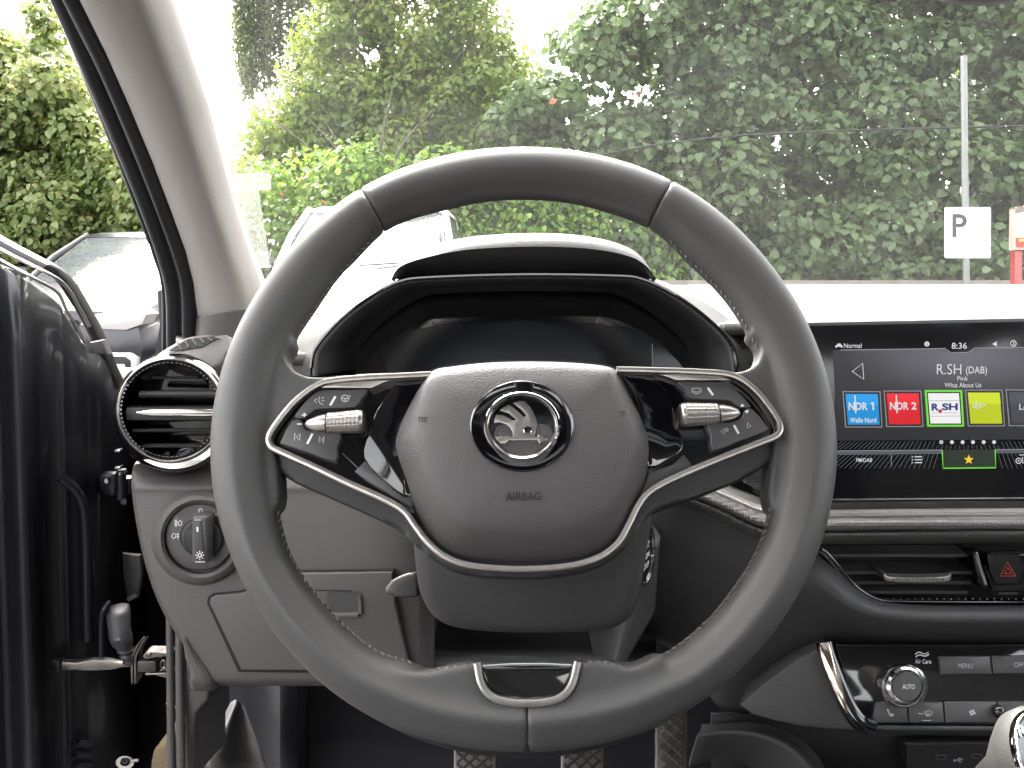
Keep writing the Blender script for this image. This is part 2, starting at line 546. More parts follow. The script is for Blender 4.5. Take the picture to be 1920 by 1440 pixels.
def rim_cover(a0, a1, fills):
    bm = bmesh.new()
    rim_segment(bm, a0, a1)
    for pts, h0, h1 in fills:
        body_px(bm, spl(pts, 3, True) if len(pts) > 14 else pts, h0, h1, 0.003, 3)
    o = from_bm('rim_cover', bm, M_leather, wheel, 60)
    rm = o.modifiers.new('Remesh', 'REMESH'); rm.mode = 'VOXEL'; rm.voxel_size = 0.00125
    sm = o.modifiers.new('Smooth', 'SMOOTH'); sm.factor = 0.5; sm.iterations = 16
    bake(o)
    o.data.polygons.foreach_set('use_smooth', [True] * len(o.data.polygons))
    return o

rim_cover(60.68, 122.42, [])
rim_cover(122.18, 270.82, [(left_fill, -0.012, 0.0080), (hump_l, -0.010, 0.0145)])
rim_cover(-89.42, 60.92, [(right_fill, -0.012, 0.0080), (hump_r, -0.010, 0.0145)])
# the metal core inside the leather
core = [WP.P(RCX + 525 * math.cos(R(a)), RCY - 525 * math.sin(R(a))) for a in range(0, 360, 4)]
sweep('rim_core', core, circ(0.0125, 12), WP.n, M_black, wheel, closed=True)

# stitching along the inner edge of the leather
bm = bmesh.new()
def stitch_run(pts, h, pitch=13.0):
    pts = spl(pts, 12)
    acc = 0.0; last = pts[0]; on = []
    for p in pts[1:]:
        seg = math.hypot(p[0] - last[0], p[1] - last[1]); acc += seg
        if acc >= pitch:
            acc = 0; on.append((p, (p[0] - last[0], p[1] - last[1])))
        last = p
    for (x, y), (dx, dy) in on:
        q = math.hypot(dx, dy) or 1; dx, dy = dx / q, dy / q
        nx, ny = -dy, dx
        a = WP.P(x - dx * 3.6 - nx * 2.2, y - dy * 3.6 - ny * 2.2, h); b = WP.P(x, y, h + 0.0008); c = WP.P(x + dx * 3.6 + nx * 2.2, y + dy * 3.6 + ny * 2.2, h)
        tube('', [a, b, c], 0.00048, None, n=5, bm=bm)
def inner_arc(a0, a1, dr=2.0, n=14):
    return [(RCX + math.cos(R(a)) * (tab(INN_TAB, a) + dr), RCY - math.sin(R(a)) * (tab(INN_TAB, a) + dr)) for a in [a0 + (a1 - a0) * i / n for i in range(n + 1)]]
stitch_run(inner_arc(124, 156), 0.002)
stitch_run(inner_arc(58, 24), 0.002)
stitch_run(inner_arc(188, 243), 0.004)
stitch_run(inner_arc(-8, -58), 0.004)
stitch_run([(800, 1262), (840, 1252), (888, 1246)], 0.012)
stitch_run([(1092, 1243), (1130, 1242), (1170, 1252)], 0.012)
st = from_bm('stitching', bm, M_thread, wheel); st['kind'] = 'stuff'

# lower insert
ins_out = spl([(894, 1243), (903, 1283), (925, 1308), (960, 1317), (987, 1318), (1015, 1317), (1050, 1308), (1072, 1283), (1083, 1241)], 5)
sweep('lower_trim', [WP.P(x, y, 0.0145) for x, y in ins_out], barprof(0.0021, 0.0022), WP.n, M_satin, wheel)
ins_in = spl([(903, 1251), (911, 1280), (932, 1299), (960, 1306), (987, 1307), (1015, 1306), (1045, 1299), (1064, 1280), (1074, 1249)], 4)
slab('lower_insert', WP, ins_in, -0.006, 0.0135, M_piano, wheel, 0.0008, 2)
sweep('insert_top_edge', [WP.P(905, 1249.5, 0.014), WP.P(960, 1246, 0.0142), WP.P(1020, 1245.5, 0.0142), WP.P(1072, 1248, 0.014)], barprof(0.0007, 0.0008), WP.n, M_chrome, wheel)

# spoke bodies (the wide dark backing under the silver trim)
trim_l = [(808, 703), (752, 706), (690, 709), (632, 714), (603, 720), (578, 734), (548, 760), (518, 798), (506, 820), (509, 836), (524, 846), (590, 876), (655, 907), (720, 936), (757, 958), (780, 988)]
trim_b = [(801, 1015), (834, 1043), (880, 1060), (968, 1067), (1060, 1062), (1120, 1046), (1158, 1018), (1180, 980)]
trim_r = [(1197, 946), (1222, 919), (1272, 893), (1350, 860), (1429, 829), (1455, 817), (1461, 800), (1449, 775), (1420, 738), (1390, 713), (1358, 702), (1300, 698), (1240, 696), (1156, 694)]
trim_path = spl(trim_l + trim_b + trim_r, 6)
back_px = [(780, 700), (620, 712), (560, 745), (505, 805), (497, 840), (512, 880), (600, 922), (690, 962), (742, 990), (768, 1012), (795, 1036), (832, 1062), (880, 1076), (980, 1082),
           (1065, 1077), (1125, 1062), (1168, 1034), (1192, 1000), (1235, 955), (1330, 920), (1440, 872), (1470, 830), (1460, 790), (1400, 715), (1350, 694), (1170, 690)]
slab('spoke_backing', WP, spl(back_px, 4, True), -0.030, 0.0030, M_hub2, wheel, 0.0035, 3)
sweep('spoke_trim', [WP.P(x, y, 0.0125) for x, y in trim_path], barprof(0.0019, 0.0028, 0.35), WP.n, M_satin, wheel)
face_px = [(x, y) for x, y in trim_path]
slab('spoke_panel', WP, face_px, -0.004, 0.0068, M_piano, wheel, 0.0006, 1)

# inner lower black plates with bright lips between buttons and hub
slab('spoke_plate', WP, spl([(752, 706), (800, 706), (790, 760), (760, 820), (770, 930), (722, 905), (683, 858), (690, 815), (705, 770), (730, 735)], 3, True), 0.0068, 0.0100, M_piano, wheel, 0.0012, 2)
slab('spoke_plate', WP, spl([(1165, 697), (1215, 699), (1238, 720), (1258, 745), (1268, 790), (1281, 825), (1278, 845), (1255, 862), (1215, 875), (1205, 800), (1190, 740)], 3, True), 0.0068, 0.0100, M_piano, wheel, 0.0012, 2)
slab('spoke_ledge', WP, [(684, 864), (720, 884), (768, 902), (775, 955), (735, 932), (690, 905), (664, 884)], 0.0068, 0.0088, M_button, wheel, 0.0010, 2)
slab('spoke_ledge', WP, [(1282, 852), (1262, 870), (1218, 886), (1200, 930), (1240, 905), (1300, 874)], 0.0068, 0.0088, M_button, wheel, 0.0010, 2)

# satin strips above the buttons
slab('spoke_accent', WP, [(598, 727), (606, 720), (632, 717), (690, 713), (748, 710), (722, 716), (696, 728)], 0.006, 0.0125, M_satin, wheel, 0.0008, 2)
slab('spoke_accent', WP, [(1228, 701), (1300, 702), (1352, 705), (1372, 713), (1268, 713), (1250, 706)], 0.006, 0.0125, M_satin, wheel, 0.0008, 2)

# buttons
HB = 0.0125
def button(pts, h=HB):
    return slab('control_button', WP, spl(pts, 2, True), 0.004, h, M_button, wheel, 0.0010, 3)
bl1 = button([(551, 782), (563, 762), (583, 741), (602, 731), (650, 730), (690, 730), (679, 746), (665, 764), (615, 766), (590, 769), (578, 778), (568, 785)])
bl2 = button([(526, 826), (547, 787), (566, 789), (570, 801), (580, 807), (615, 808), (640, 814), (632, 838), (629, 866), (575, 848), (530, 834)])
br1 = button([(1270, 715), (1310, 715), (1351, 716), (1379, 729), (1409, 762), (1388, 764), (1376, 756), (1363, 750), (1297, 748), (1284, 730)])
br2 = button([(1325, 794), (1366, 791), (1390, 783), (1396, 769), (1411, 766), (1439, 799), (1436, 809), (1385, 828), (1337, 845), (1333, 816)])
h = HB + 0.00025
marks('icon', WP, [[(594, 747), (589, 751), (594, 755)], [(600, 743), (597, 750), (601, 758)], [(603, 748), (607, 744)], [(603, 752), (608, 751)], [(602, 756), (606, 759)]], 1.6, h, M_grey, bl1)
marks('icon', WP, [ell(647, 747, 7, 6, 16) + [ell(647, 747, 7, 6, 16)[0]], [(640, 747), (654, 747)], [(647, 748), (647, 753)], [(655, 741), (657, 744)]], 2.0, h, M_grey, bl1)
marks('divider', WP, [[(629, 743), (619, 760)]], 4.2, h, M_white, bl1)
marks('icon', WP, [[(566, 778), (575, 778)], [(570.5, 774), (570.5, 782)]], 2.2, h, M_white, bl1)
marks('icon', WP, [[(557, 795), (566, 795)]], 2.4, h, M_white, bl2)
marks('icon', WP, [[(553, 812), (552, 826)], [(563, 813), (556, 819), (561, 826), (563, 813)]], 1.8, h, M_grey, bl2)
marks('icon', WP, [[(607, 818), (606, 831)], [(599, 818), (598, 830), (604, 825), (599, 818)]], 1.8, h, M_grey, bl2)
marks('divider', WP, [[(586, 813), (576, 832)]], 4.2, h, M_white, bl2)
marks('icon', WP, [[(1301, 728), (1311, 728), (1311, 735), (1301, 735), (1301, 728)], [(1299, 727), (1297, 732), (1299, 737)], [(1313, 727), (1315, 732), (1313, 737)], [(1302, 738), (1310, 738)]], 1.6, h, M_grey, br1)
marks('divider', WP, [[(1327, 727), (1337, 741)]], 4.2, h, M_white, br1)
marks('icon', WP, [], 1, h, M_white, br1, fills=[[(1388, 763), (1391.5, 756.5), (1396, 762)]])
marks('icon', WP, [], 1, h, M_white, br2, fills=[[(1396, 770), (1404, 769.5), (1400.5, 775.5)]])
marks('icon', WP, [[(1358, 803), (1352, 809), (1358, 814), (1358, 803)], ell(1363, 806, 2.5, 2.5, 8) + [ell(1363, 806, 2.5, 2.5, 8)[0]]], 1.6, h, M_grey, br2)
marks('icon', WP, [[(1402, 792), (1401, 803), (1408, 799), (1402, 792)]], 1.8, h, M_grey, br2)
marks('divider', WP, [[(1376, 797), (1385, 813)]], 4.2, h, M_white, br2)

# thumb rollers: nose, knurled drum, end cap
def roller(ax0, ay0, ax1, ay1, parts):
    """axis from nose tip to drum end in pixels; parts = (name, [(fraction, radius px)], material)"""
    a = WP.P(ax0, ay0, 0.0125); b = WP.P(ax1, ay1, 0.0125); ax = (b - a); t = ax.normalized()
    s = t.cross(WP.n).normalized()
    first = None
    for nm, prof, m, kn in parts:
        seg = 72 if kn else 28
        rings = []
        for i, (f, rp) in enumerate(prof):
            r = rp / WP.ppm; ring = []
            for k in range(seg):
                rr = r * (1 + (0.022 if (k % 3 == 0) else 0) * kn * (1 if 0 < i < len(prof) - 1 else 0) - (0.03 if kn and i % 3 == 0 and 0 < i < len(prof) - 1 else 0))
                an = 2 * math.pi * k / seg
                ring.append(a + ax * f + s * (rr * math.cos(an)) + WP.n * (rr * math.sin(an)))
            rings.append(ring)
        o = loft(nm, rings, m, wheel if first is None else first, smooth=30 if kn else 45)
        if first is None: first = o
drum = lambda f0, f1, r0, r1: [(f0, r0 - 1.2)] + [(f0 + (f1 - f0) * (i + .5) / 26, r0 + (r1 - r0) * i / 26) for i in range(27)][:-1] + [(f1, r1 - 1.2)]
noser = [(0, .3), (.03, 6.5), (.09, 10.5), (.18, 14), (.28, 16.2), (.365, 17.2), (.37, 16)]
roller(571, 796, 684, 790, [('thumb_roller', drum(.385, .93, 18.8, 21.5), M_knurl, 1), ('roller_nose', noser, M_satin, 0), ('roller_cap', [(.925, 21.3), (.955, 21.2), (.985, 19), (1.0, 15), (1.005, .3)], M_satin, 0)])
roller(1389, 774, 1274, 778, [('thumb_roller', drum(.385, .93, 19.0, 22.0), M_knurl, 1), ('roller_nose', noser, M_satin, 0), ('roller_cap', [(.925, 21.8), (.955, 21.6), (.985, 19.5), (1.0, 15.5), (1.005, .3)], M_satin, 0)])

# hub / airbag cover: rings from the base up to the crown
hub_out = [(812, 695), (850, 687), (915, 680), (980, 678), (1050, 679), (1110, 683), (1148, 690), (1163, 706), (1183, 745), (1206, 790), (1219, 836), (1214, 885), (1198, 945), (1172, 1000), (1135, 1032), (1080, 1049),
           (980, 1056), (900, 1051), (842, 1037), (806, 1008), (780, 960), (757, 900), (739, 845), (741, 815), (762, 768), (788, 722)]
hub_mid = [(818, 700), (852, 692), (916, 685), (980, 683), (1050, 684), (1108, 688), (1140, 695), (1153, 711), (1170, 748), (1188, 788), (1192, 826), (1180, 868), (1158, 918), (1128, 958), (1090, 983), (1050, 993),
           (980, 998), (912, 994), (872, 985), (838, 958), (810, 918), (790, 868), (778, 826), (779, 800), (782, 768), (796, 725)]
hub_top = [(830, 712), (860, 705), (918, 698), (980, 696), (1048, 697), (1102, 701), (1128, 708), (1138, 722), (1150, 754), (1160, 788), (1163, 824), (1152, 860), (1132, 900), (1104, 934), (1070, 955), (1035, 964),
           (980, 968), (928, 964), (892, 955), (864, 934), (838, 900), (818, 860), (808, 824), (807, 798), (806, 770), (814, 734)]
def mixr(a, b, k): return [(p[0] + (q[0] - p[0]) * k, p[1] + (q[1] - p[1]) * k) for p, q in zip(a, b)]
def toward(a, k, c=(982, 840)): return [(p[0] + (c[0] - p[0]) * k, p[1] + (c[1] - p[1]) * k) for p in a]
HT = 0.031
hr = [(hub_out, 0.002), (hub_out, 0.0070), (mixr(hub_out, hub_mid, .10), 0.0098), (mixr(hub_out, hub_mid, .5), 0.0172), (mixr(hub_out, hub_mid, .9), 0.0238), (mixr(hub_mid, hub_top, .15), 0.0256),
      (mixr(hub_mid, hub_top, .5), 0.0268), (hub_top, 0.0282), (toward(hub_top, .25), 0.0296), (toward(hub_top, .5), 0.0305), (toward(hub_top, .8), HT), (toward(hub_top, .97), HT)]
rings = [[WP.P(x, y, hh) for x, y in spl(p, 4, True)] for p, hh in hr]
loft('airbag_cover', rings, M_hub, wheel, smooth=50)
# black plate, its colour standing in for the shadow gap round the cover
gap = spl([(x + (x - 982) * .012, y + (y - 860) * .018) for x, y in hub_out], 4, True)
slab('cover_gap_shade', WP, gap, 0.001, 0.0078, M_void, wheel)

# badge
BX, BY = 978.5, 799
HBd = 0.0306
badge = lathe_px('badge_disc', WP, BX, BY, [(97, HBd - .003), (97, HBd + .0004), (95, HBd + .0010), (92, HBd + .0004), (72, HBd + .0002), (.1, HBd + .0002)], M_piano, wheel, 1.0, 0.885, 72)
lathe_px('badge_ring', WP, BX + 1, BY - 1.5, [(73, HBd), (73, HBd + .0016), (70, HBd + .0028), (66, HBd + .0030), (62, HBd + .0018), (60.5, HBd + .0004)], M_chrome, badge, 1.0, 0.885, 72, cap0=False)
Z = lambda x, y: (820 + x / 6.0, 690 + y / 6.0)
logo = [(635, 618), (645, 570), (663, 524), (745, 531), (850, 590), (893, 578), (800, 505), (702, 477), (722, 452), (806, 410), (885, 475), (975, 552), (1002, 528), (945, 462), (850, 390), (920, 370), (985, 374), (1040, 430), (1080, 492),
        (1108, 560), (1122, 612), (1117, 680), (1100, 738), (1090, 760), (1108, 773), (1130, 768), (1132, 744), (1182, 758), (1244, 800), (1152, 852), (1132, 812), (802, 814), (772, 846), (716, 852), (648, 775), (700, 764), (770, 765), (830, 776), (851, 760), (845, 718), (820, 670), (772, 632), (705, 612)]
emb = slab('emblem', WP, [Z(x, y) for x, y in logo], HBd, HBd + 0.0016, M_satin, badge, 0.0004, 2, smooth=25)
ex, ey = Z(1015, 698)
lathe_px('emblem_eye', WP, ex, ey, [(8.4, HBd + .0010), (8.2, HBd + .0021), (6.6, HBd + .0023), (5.2, HBd + .0016)], M_chrome, badge, 1, .9, 24, cap0=False)
lathe_px('emblem_pupil', WP, ex, ey, [(5.4, HBd + .0010), (5.3, HBd + .00172), (.1, HBd + .00176)], M_void, badge, 1, .9, 20)

# embossed marks on the cover
text_px('airbag_lettering', Plane(980, 930, (WP.P(980, 930, 0.0289)).y, 24), 'AIRBAG', 948, 1015, 922, 938, 0.0006, M_emboss, wheel, 0.006, 0.0006)
for cx, cy, s in ((793, 786, 1), (1163, 775, -1)):
    hp = Plane(cx, cy, WP.P(cx, cy, 0.0272).y, 24)
    marks('horn_mark', hp, [[(cx - 8 * s, cy - 4), (cx - 6 * s, cy + 6)], [(cx - 7 * s, cy - 3), (cx + 8 * s, cy - 3), (cx + 9 * s, cy - 6)], [(cx - 2 * s, cy - 2), (cx - 1 * s, cy + 5), (cx + 4 * s, cy + 4), (cx + 5 * s, cy - 1)]], 1.8, 0.0006, M_emboss, wheel)

# ================================================================== STEERING COLUMN
CP = Plane(980, 1080, 0.50, 12)
column = thing('column_cowl', 'dark plastic steering column shroud below the wheel hub with round start button', 'steering column', CP.P(980, 1170, -0.12))
sh = [(778, 940), (781, 1010), (788, 1080), (800, 1118), (824, 1148), (862, 1164), (930, 1171), (1000, 1173), (1080, 1171), (1142, 1164), (1176, 1142), (1192, 1100), (1204, 1030), (1214, 960), (1214, 900), (980, 860), (790, 900)]
rings = []
for k, (sc, hh) in enumerate([(0.86, 0.030), (0.95, 0.028), (0.985, 0.022), (1.0, 0.012), (1.0, -0.10)]):
    c = (985, 1000)
    rings.append([CP.P(c[0] + (x - c[0]) * sc, c[1] + (y - c[1]) * sc, 0.0) + CP.n * hh for x, y in spl(sh, 4, True)])
loft('column_shroud', rings, M_soft, column, smooth=60)
# start-stop button on the right flank
SP = Plane(1200, 1040, 0.50, 8, 66)
def ellv(pl, cx, cy, rx, ry, hh, n=40): return [pl.P(cx, cy) + pl.r * (rx * math.cos(2 * math.pi * k / n)) + Vector((0, 0, 1)) * (ry * math.sin(2 * math.pi * k / n)) + pl.n * hh for k in range(n)]
SPo = Plane(1199, 1042, 0.498, 4, 64)
cs = lambda r, hh: ellv(SPo, 1204, 1042, r, r, hh)
bz = loft('start_button_bezel', [cs(.0195, -.01), cs(.0195, .002), cs(.0188, .0036), cs(.0168, .0036), cs(.0162, .001)], M_darkchrome, column, cap1=False, smooth=40)
sb = loft('start_button', [cs(.0163, -.004), cs(.0163, .0018), cs(.0155, .0026), cs(.002, .0026)], M_piano, column, smooth=40)
bm = bmesh.new()
v, f = text_polys('START', 0.01)
for row, (body, zz, sc) in enumerate((('START', .0045, .0050), ('ENGINE', -.0018, .0048), ('STOP', -.0080, .0050))):
    v, f = text_polys(body, 0.012)
    cx = (v[:, 0].min() + v[:, 0].max()) / 2
    vs = [bm.verts.new(SPo.P(1204, 1042) + SPo.r * ((a[0] - cx) * sc) + Vector((0, 0, zz + a[1] * sc)) + SPo.n * .0029) for a in v]
    for p in f:
        try: bm.faces.new([vs[i] for i in p])
        except ValueError: pass
from_bm('button_lettering', bm, M_white, sb, 0)
# height adjustment lever
LP = Plane(750, 1100, 0.54, 20)
slab('column_lever', LP, spl([(722, 1104), (726, 1098), (740, 1084), (776, 1074), (784, 1110), (774, 1121), (740, 1118), (724, 1114)], 3, True), -0.03, 0.0, M_soft, column, 0.0025, 3)
# stalks behind the wheel
for nm, pts in (('column_stalk', [W(800, 800, .54), W(740, 806, .53), W(690, 812, .525)]), ('column_stalk', [W(1170, 800, .54), W(1215, 806, .53), W(1262, 812, .525)])):
    tube(nm, pts, 0.007, M_black, column, 12)

# ================================================================== DASHBOARD
dash = thing('dashboard', 'dark grey dashboard with round side vent, light switch and stippled fabric strip', 'dashboard', W(980, 1250, 0.70))
# top skin from the cabin edge to the windscreen
PADR = [(664, 606, .660), (652, 603, .70), (628, 586, .78), (596, 560, .92), (566, 541, 1.08), (552, 534, 1.18), (550, 533, 1.24)]
LEND = [586, 592, 614, 640, 640, 640, 640]
REND = [1350, 1346, 1318, 1290, 1290, 1290, 1290]
def pad(xs, r0=0):
    rows = []
    for i, (yl, yr, Y) in list(enumerate(PADR))[r0:]:
        row = []
        for x in (xs(i) if callable(xs) else xs):
            k = min(1, max(0, (x - 520) / 900.0)); k = k * k * (3 - 2 * k)
            row.append((x, yl + (yr - yl) * k, Y))
        rows.append(row)
    return list(reversed(rows))
sheet('dash_top_pad', pad(lambda i: (330, 420, 500, 550, LEND[i])), M_dashtop, dash, 2, 0.01)
sheet('dash_top_pad', pad((640, 700, 850, 1000, 1200, 1290), 3), M_dashtop, dash, 2, 0.01)
sheet('dash_top_pad', pad(lambda i: (REND[i], 1400, 1540, 1750, 1920, 2150, 2400, 2800, 3250)), M_dashtop, dash, 2, 0.01)
# dash face under the top pad between the vent and the display
rows = []
for y0, Y in ((704, .672), (712, .652), (740, .648), (800, .655), (870, .668), (885, .69)):
    rows.append([(x, y0 + (0 if x < 1300 else -40 * (0 if y0 < 700 else 0)), Y) for x in (420, 480, 540, 700, 980, 1250, 1420, 1460)])
sheet('dash_face', rows, M_dashdark, dash, 2, 0.004)

# left knee panel
def row_l(y, xl, Y, back=0.05):
    return [(xl + 3, y, Y + back), (xl - 1, y, Y + 0.012), (xl + 1, y, Y + .003), (xl + 9, y, Y), (330, y, Y), (430, y, Y), (560, y, Y), (700, y, Y), (800, y, Y + .004), (815, y, Y + .03)]
rows = [row_l(862, 258, .700), row_l(872, 251, .664), row_l(882, 248, .640), row_l(897, 246, .624), row_l(912, 246, .617), row_l(920, 247, .6165), row_l(926, 248, .6170), row_l(960, 251, .613), row_l(1040, 266, .606), row_l(1130, 293, .600), row_l(1200, 336, .597),
        row_l(1262, 383, .595), row_l(1276, 392, .595), row_l(1282, 397, .599), row_l(1286, 401, .66)]
sheet('knee_panel', rows, M_dash, dash, 2, 0.004)
# storage flap with grip
KP = Plane(560, 1180, 0.598, 5)
flap_px = [(392, 1131), (394, 1122), (402, 1117.5), (450, 1113), (500, 1098), (560, 1075), (735, 1073), (741, 1130), (770, 1259), (452, 1257)]
slab('flap_gap', KP, [(388, 1131), (390, 1119), (400, 1113), (448, 1109), (498, 1094), (558, 1070.5), (738, 1069), (746, 1130), (775, 1264), (447, 1260)], -0.02, 0.0010, M_void, dash)
flap = slab('storage_flap', KP, flap_px, -0.01, 0.0040, M_dash, dash, 0.0016, 3)
slab('flap_grip', KP, rrect(612, 1108, 678, 1159, 9), 0.003, 0.0045, M_soft, flap, 0.0002, 1)
loft('grip_lip', sweep_pts([KP.P(616, 1152, .0045), KP.P(640, 1154, .0045), KP.P(672, 1153, .0045)], circ(.0022, 10), KP.n), M_dash, flap)
loft('grip_lip', sweep_pts([KP.P(674, 1116, .0045), KP.P(677, 1135, .0045), KP.P(676, 1150, .0045)], circ(.0018, 10), KP.n), M_dash, flap)
marks('grip_slot', KP, [[(590, 1107), (660, 1108)]], 2.0, 0.0050, M_void, flap)
# cubby under the column
rows = [[(x, y, Y) for x in (735, 790, 800, 1000, 1170, 1180, 1230)] for y, Y in ((1050, .70), (1150, .72), (1215, .74), (1222, .70), (1226, .64), (1240, .62), (1262, .62), (1272, .66))]
sheet('lower_cubby', rows, M_dashdark, dash, 1, 0.004)
bm = bmesh.new()
add_slab(bm, [W(x, y, .63) for x, y in ((733, 1060), (770, 1040), (792, 1040), (808, 1230), (800, 1262), (772, 1255))], Vector((0, .12, 0)))
from_bm('cubby_wall', bm, M_void, dash)
bm = bmesh.new()
add_slab(bm, [W(x, y, .625) for x, y in ((1186, 1100), (1216, 1040), (1240, 1010), (1230, 1150), (1165, 1262), (1120, 1262), (1150, 1235))], Vector((0, .10, 0)), .004, 3)
from_bm('cubby_wall', bm, M_dashdark, dash)
slab('cubby_slot', Plane(805, 1245, .618, 4), [(799, 1228), (806, 1228), (808, 1262), (800, 1262)], -0.01, 0.0, M_void, dash)

# right of the column: face falling to the centre vent
T = lambda r: [(x, y, Y) for x, y, Y in r]
rowA = [(1150, 880, .70), (1290, 880, .68), (1390, 940, .655), (1478, 1000, .63), (1545, 1038, .615), (1590, 1092, .606), (1640, 1129, .601), (1720, 1136, .60), (1930, 1136, .60), (3250, 1136, .60)]
rowB = [(1150, 900, .68), (1285, 905, .665), (1382, 960, .642), (1465, 1020, .618), (1530, 1052, .603), (1580, 1106, .594), (1635, 1141, .589), (1720, 1147, .588), (1930, 1147, .588), (3250, 1147, .588)]
rowC = [(1150, 960, .672), (1280, 960, .657), (1372, 1000, .636), (1450, 1050, .613), (1516, 1076, .598), (1568, 1126, .590), (1630, 1160, .585), (1720, 1167, .584), (1930, 1167, .584), (3250, 1167, .584)]
rowD = [(1150, 1050, .670), (1280, 1040, .658), (1365, 1070, .640), (1440, 1100, .620), (1505, 1112, .606), (1558, 1150, .598), (1628, 1180, .594), (1720, 1187, .593), (1930, 1187, .593), (3250, 1187, .593)]
rowE = [(1150, 1160, .68), (1280, 1150, .668), (1360, 1160, .652), (1436, 1170, .634), (1500, 1184, .620), (1552, 1200, .612), (1626, 1206, .609), (1720, 1208, .608), (1930, 1208, .608), (3250, 1208, .608)]
rowF = [(1200, 1190, .74), (1295, 1220, .71), (1345, 1300, .68), (1420, 1280, .66), (1490, 1250, .645), (1545, 1225, .635), (1626, 1220, .63), (1720, 1222, .63), (1930, 1222, .63), (3250, 1222, .63)]
rowG = [(1230, 1200, .80), (1300, 1240, .77), (1335, 1330, .74), (1400, 1350, .70), (1490, 1290, .68), (1545, 1260, .66), (1626, 1240, .66), (1720, 1240, .66), (1930, 1240, .66), (3250, 1240, .66)]
sheet('centre_fascia', [rowA, rowB, rowC, rowD, rowE, rowF, rowG], M_dashdark, dash, 2, 0.004)

# light strip and two fabric rolls under the display
def strip_rows(cols_fn, name, m, prof):
    rows = []
    for dy, dY in prof: rows.append([cols_fn(i, dy, dY) for i in range(9)])
    return sheet(name, rows, m, dash, 2, 0.004)
base = [(1250, 872), (1322, 893), (1385, 920), (1440, 943), (1500, 946), (1560, 945), (1750, 943), (1930, 942), (3250, 935)]
bY = [.66, .645, .632, .62, .612, .61, .61, .61, .61]
def col(i, dy, dY): return (base[i][0] - (dy * .30 if i < 4 else 0), base[i][1] + dy * (.82 if i < 3 else 1.0), bY[i] + dY)
strip_rows(col, 'display_ledge', M_strip, [(-3, .05), (1, .032), (4, .024), (12, .008), (18, -.006), (21, -.008), (22, .004)])
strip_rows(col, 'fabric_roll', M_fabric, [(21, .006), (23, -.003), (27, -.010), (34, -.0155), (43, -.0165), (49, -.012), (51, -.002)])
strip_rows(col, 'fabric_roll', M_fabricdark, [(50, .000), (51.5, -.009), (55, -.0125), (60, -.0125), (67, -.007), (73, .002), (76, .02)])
# little mesh grille left of the display
GPn = Plane(1420, 885, .632, 4)
slab('mesh_grille', GPn, [(1372, 872), (1440, 850), (1444, 930), (1400, 908)], -0.01, 0.0, M_fabricdark, dash, .0008, 1)

# centre air vent
VP = Plane(1740, 1075, 0.612, 6)
vo = [(1480, 1020), (1930, 1018), (2200, 1018), (2200, 1132), (1930, 1131), (1700, 1131), (1645, 1127), (1610, 1106), (1588, 1086), (1548, 1036)]
slab('vent_recess', VP, vo, -0.06, -0.022, M_void, dash)
edge = spl([(1538, 1030), (1552, 1041), (1590, 1087), (1613, 1108), (1645, 1124), (1700, 1128), (1930, 1129), (2200, 1129)], 5)
sweep('vent_frame', [VP.P(x, y, 0.001) for x, y in edge], barprof(.0018, .003), VP.n, M_piano, dash)
sweep('vent_frame_line', [VP.P(x - 3, y + 3, 0.0032) for x, y in edge], circ(.0006, 6), VP.n, M_darkchrome, dash)
for yy, x0, x1 in ((1042, 1552, 1815), (1074, 1582, 1828), (1093, 1598, 1822), (1111, 1622, 1815)):
    a = [VP.P(x0, yy, -.004), VP.P((x0 + x1) / 2, yy - .5, -.003), VP.P(x1, yy, -.004)]
    loft('vent_slat', [[p + Vector((0, 0, .0012)), p + Vector((0, .016, .0030)), p + Vector((0, .016, .0010)), p + Vector((0, 0, -.0012))] for p in a], M_soft, dash)
tab_px = spl([(1656, 1070), (1664, 1075), (1720, 1076), (1776, 1074), (1784, 1070), (1783, 1086), (1770, 1091), (1720, 1092), (1672, 1091), (1658, 1086)], 3, True)
tabo = slab('vent_slider', VP, tab_px, -.016, .006, M_soft, dash, .0012, 3)
slab('slider_edge', VP, spl([(1660, 1076), (1668, 1082), (1720, 1083), (1772, 1081), (1782, 1075), (1781, 1086), (1770, 1090.5), (1720, 1091.5), (1672, 1090.5), (1660, 1086)], 3, True), .005, .0072, M_satin, tabo, .0006, 2)
for i in range(22):
    x = 1676 + i * 4.4
    if i == 11: continue
    marks('slider_rib', VP, [[(x, 1084), (x, 1090)]], .7, .0074, M_darkchrome, tabo)
slab('vent_divider', VP, [(1822, 1034), (1834, 1034), (1843, 1070), (1853, 1098), (1848, 1106), (1838, 1096), (1830, 1070)], -.02, .004, M_piano, dash, .0008, 2)
sweep('divider_chrome', [VP.P(1829, 1040, .0045), VP.P(1838, 1068, .0048), VP.P(1848, 1096, .0045)], barprof(.0012, .001), VP.n, M_chrome, dash)
slab('hazard_block', VP, [(1856, 1036), (2200, 1034), (2200, 1106), (1862, 1108), (1848, 1070)], -.02, .001, M_black, dash, .001, 2)
hz = slab('hazard_button', VP, [(1852, 1040), (1960, 1039), (1960, 1098), (1868, 1099), (1855, 1070)], -.01, .004, M_piano, dash, .001, 2)
marks('hazard_triangle', VP, [[(1889, 1054), (1904, 1080), (1876, 1080), (1889, 1054)], [(1889.5, 1064), (1896, 1075.5), (1884, 1075.5), (1889.5, 1064)]], 2.2, .0043, M_red, hz)
marks('block_line', VP, [[(1872, 1113), (1908, 1112)]], 4.0, .0016, M_soft, dash)
for i in range(20):
    marks('vent_tick', VP, [[(1662 + i * 13.5, 1121.5), (1662 + i * 13.5, 1124.5)]], 1.6, .0012, M_grey, dash)

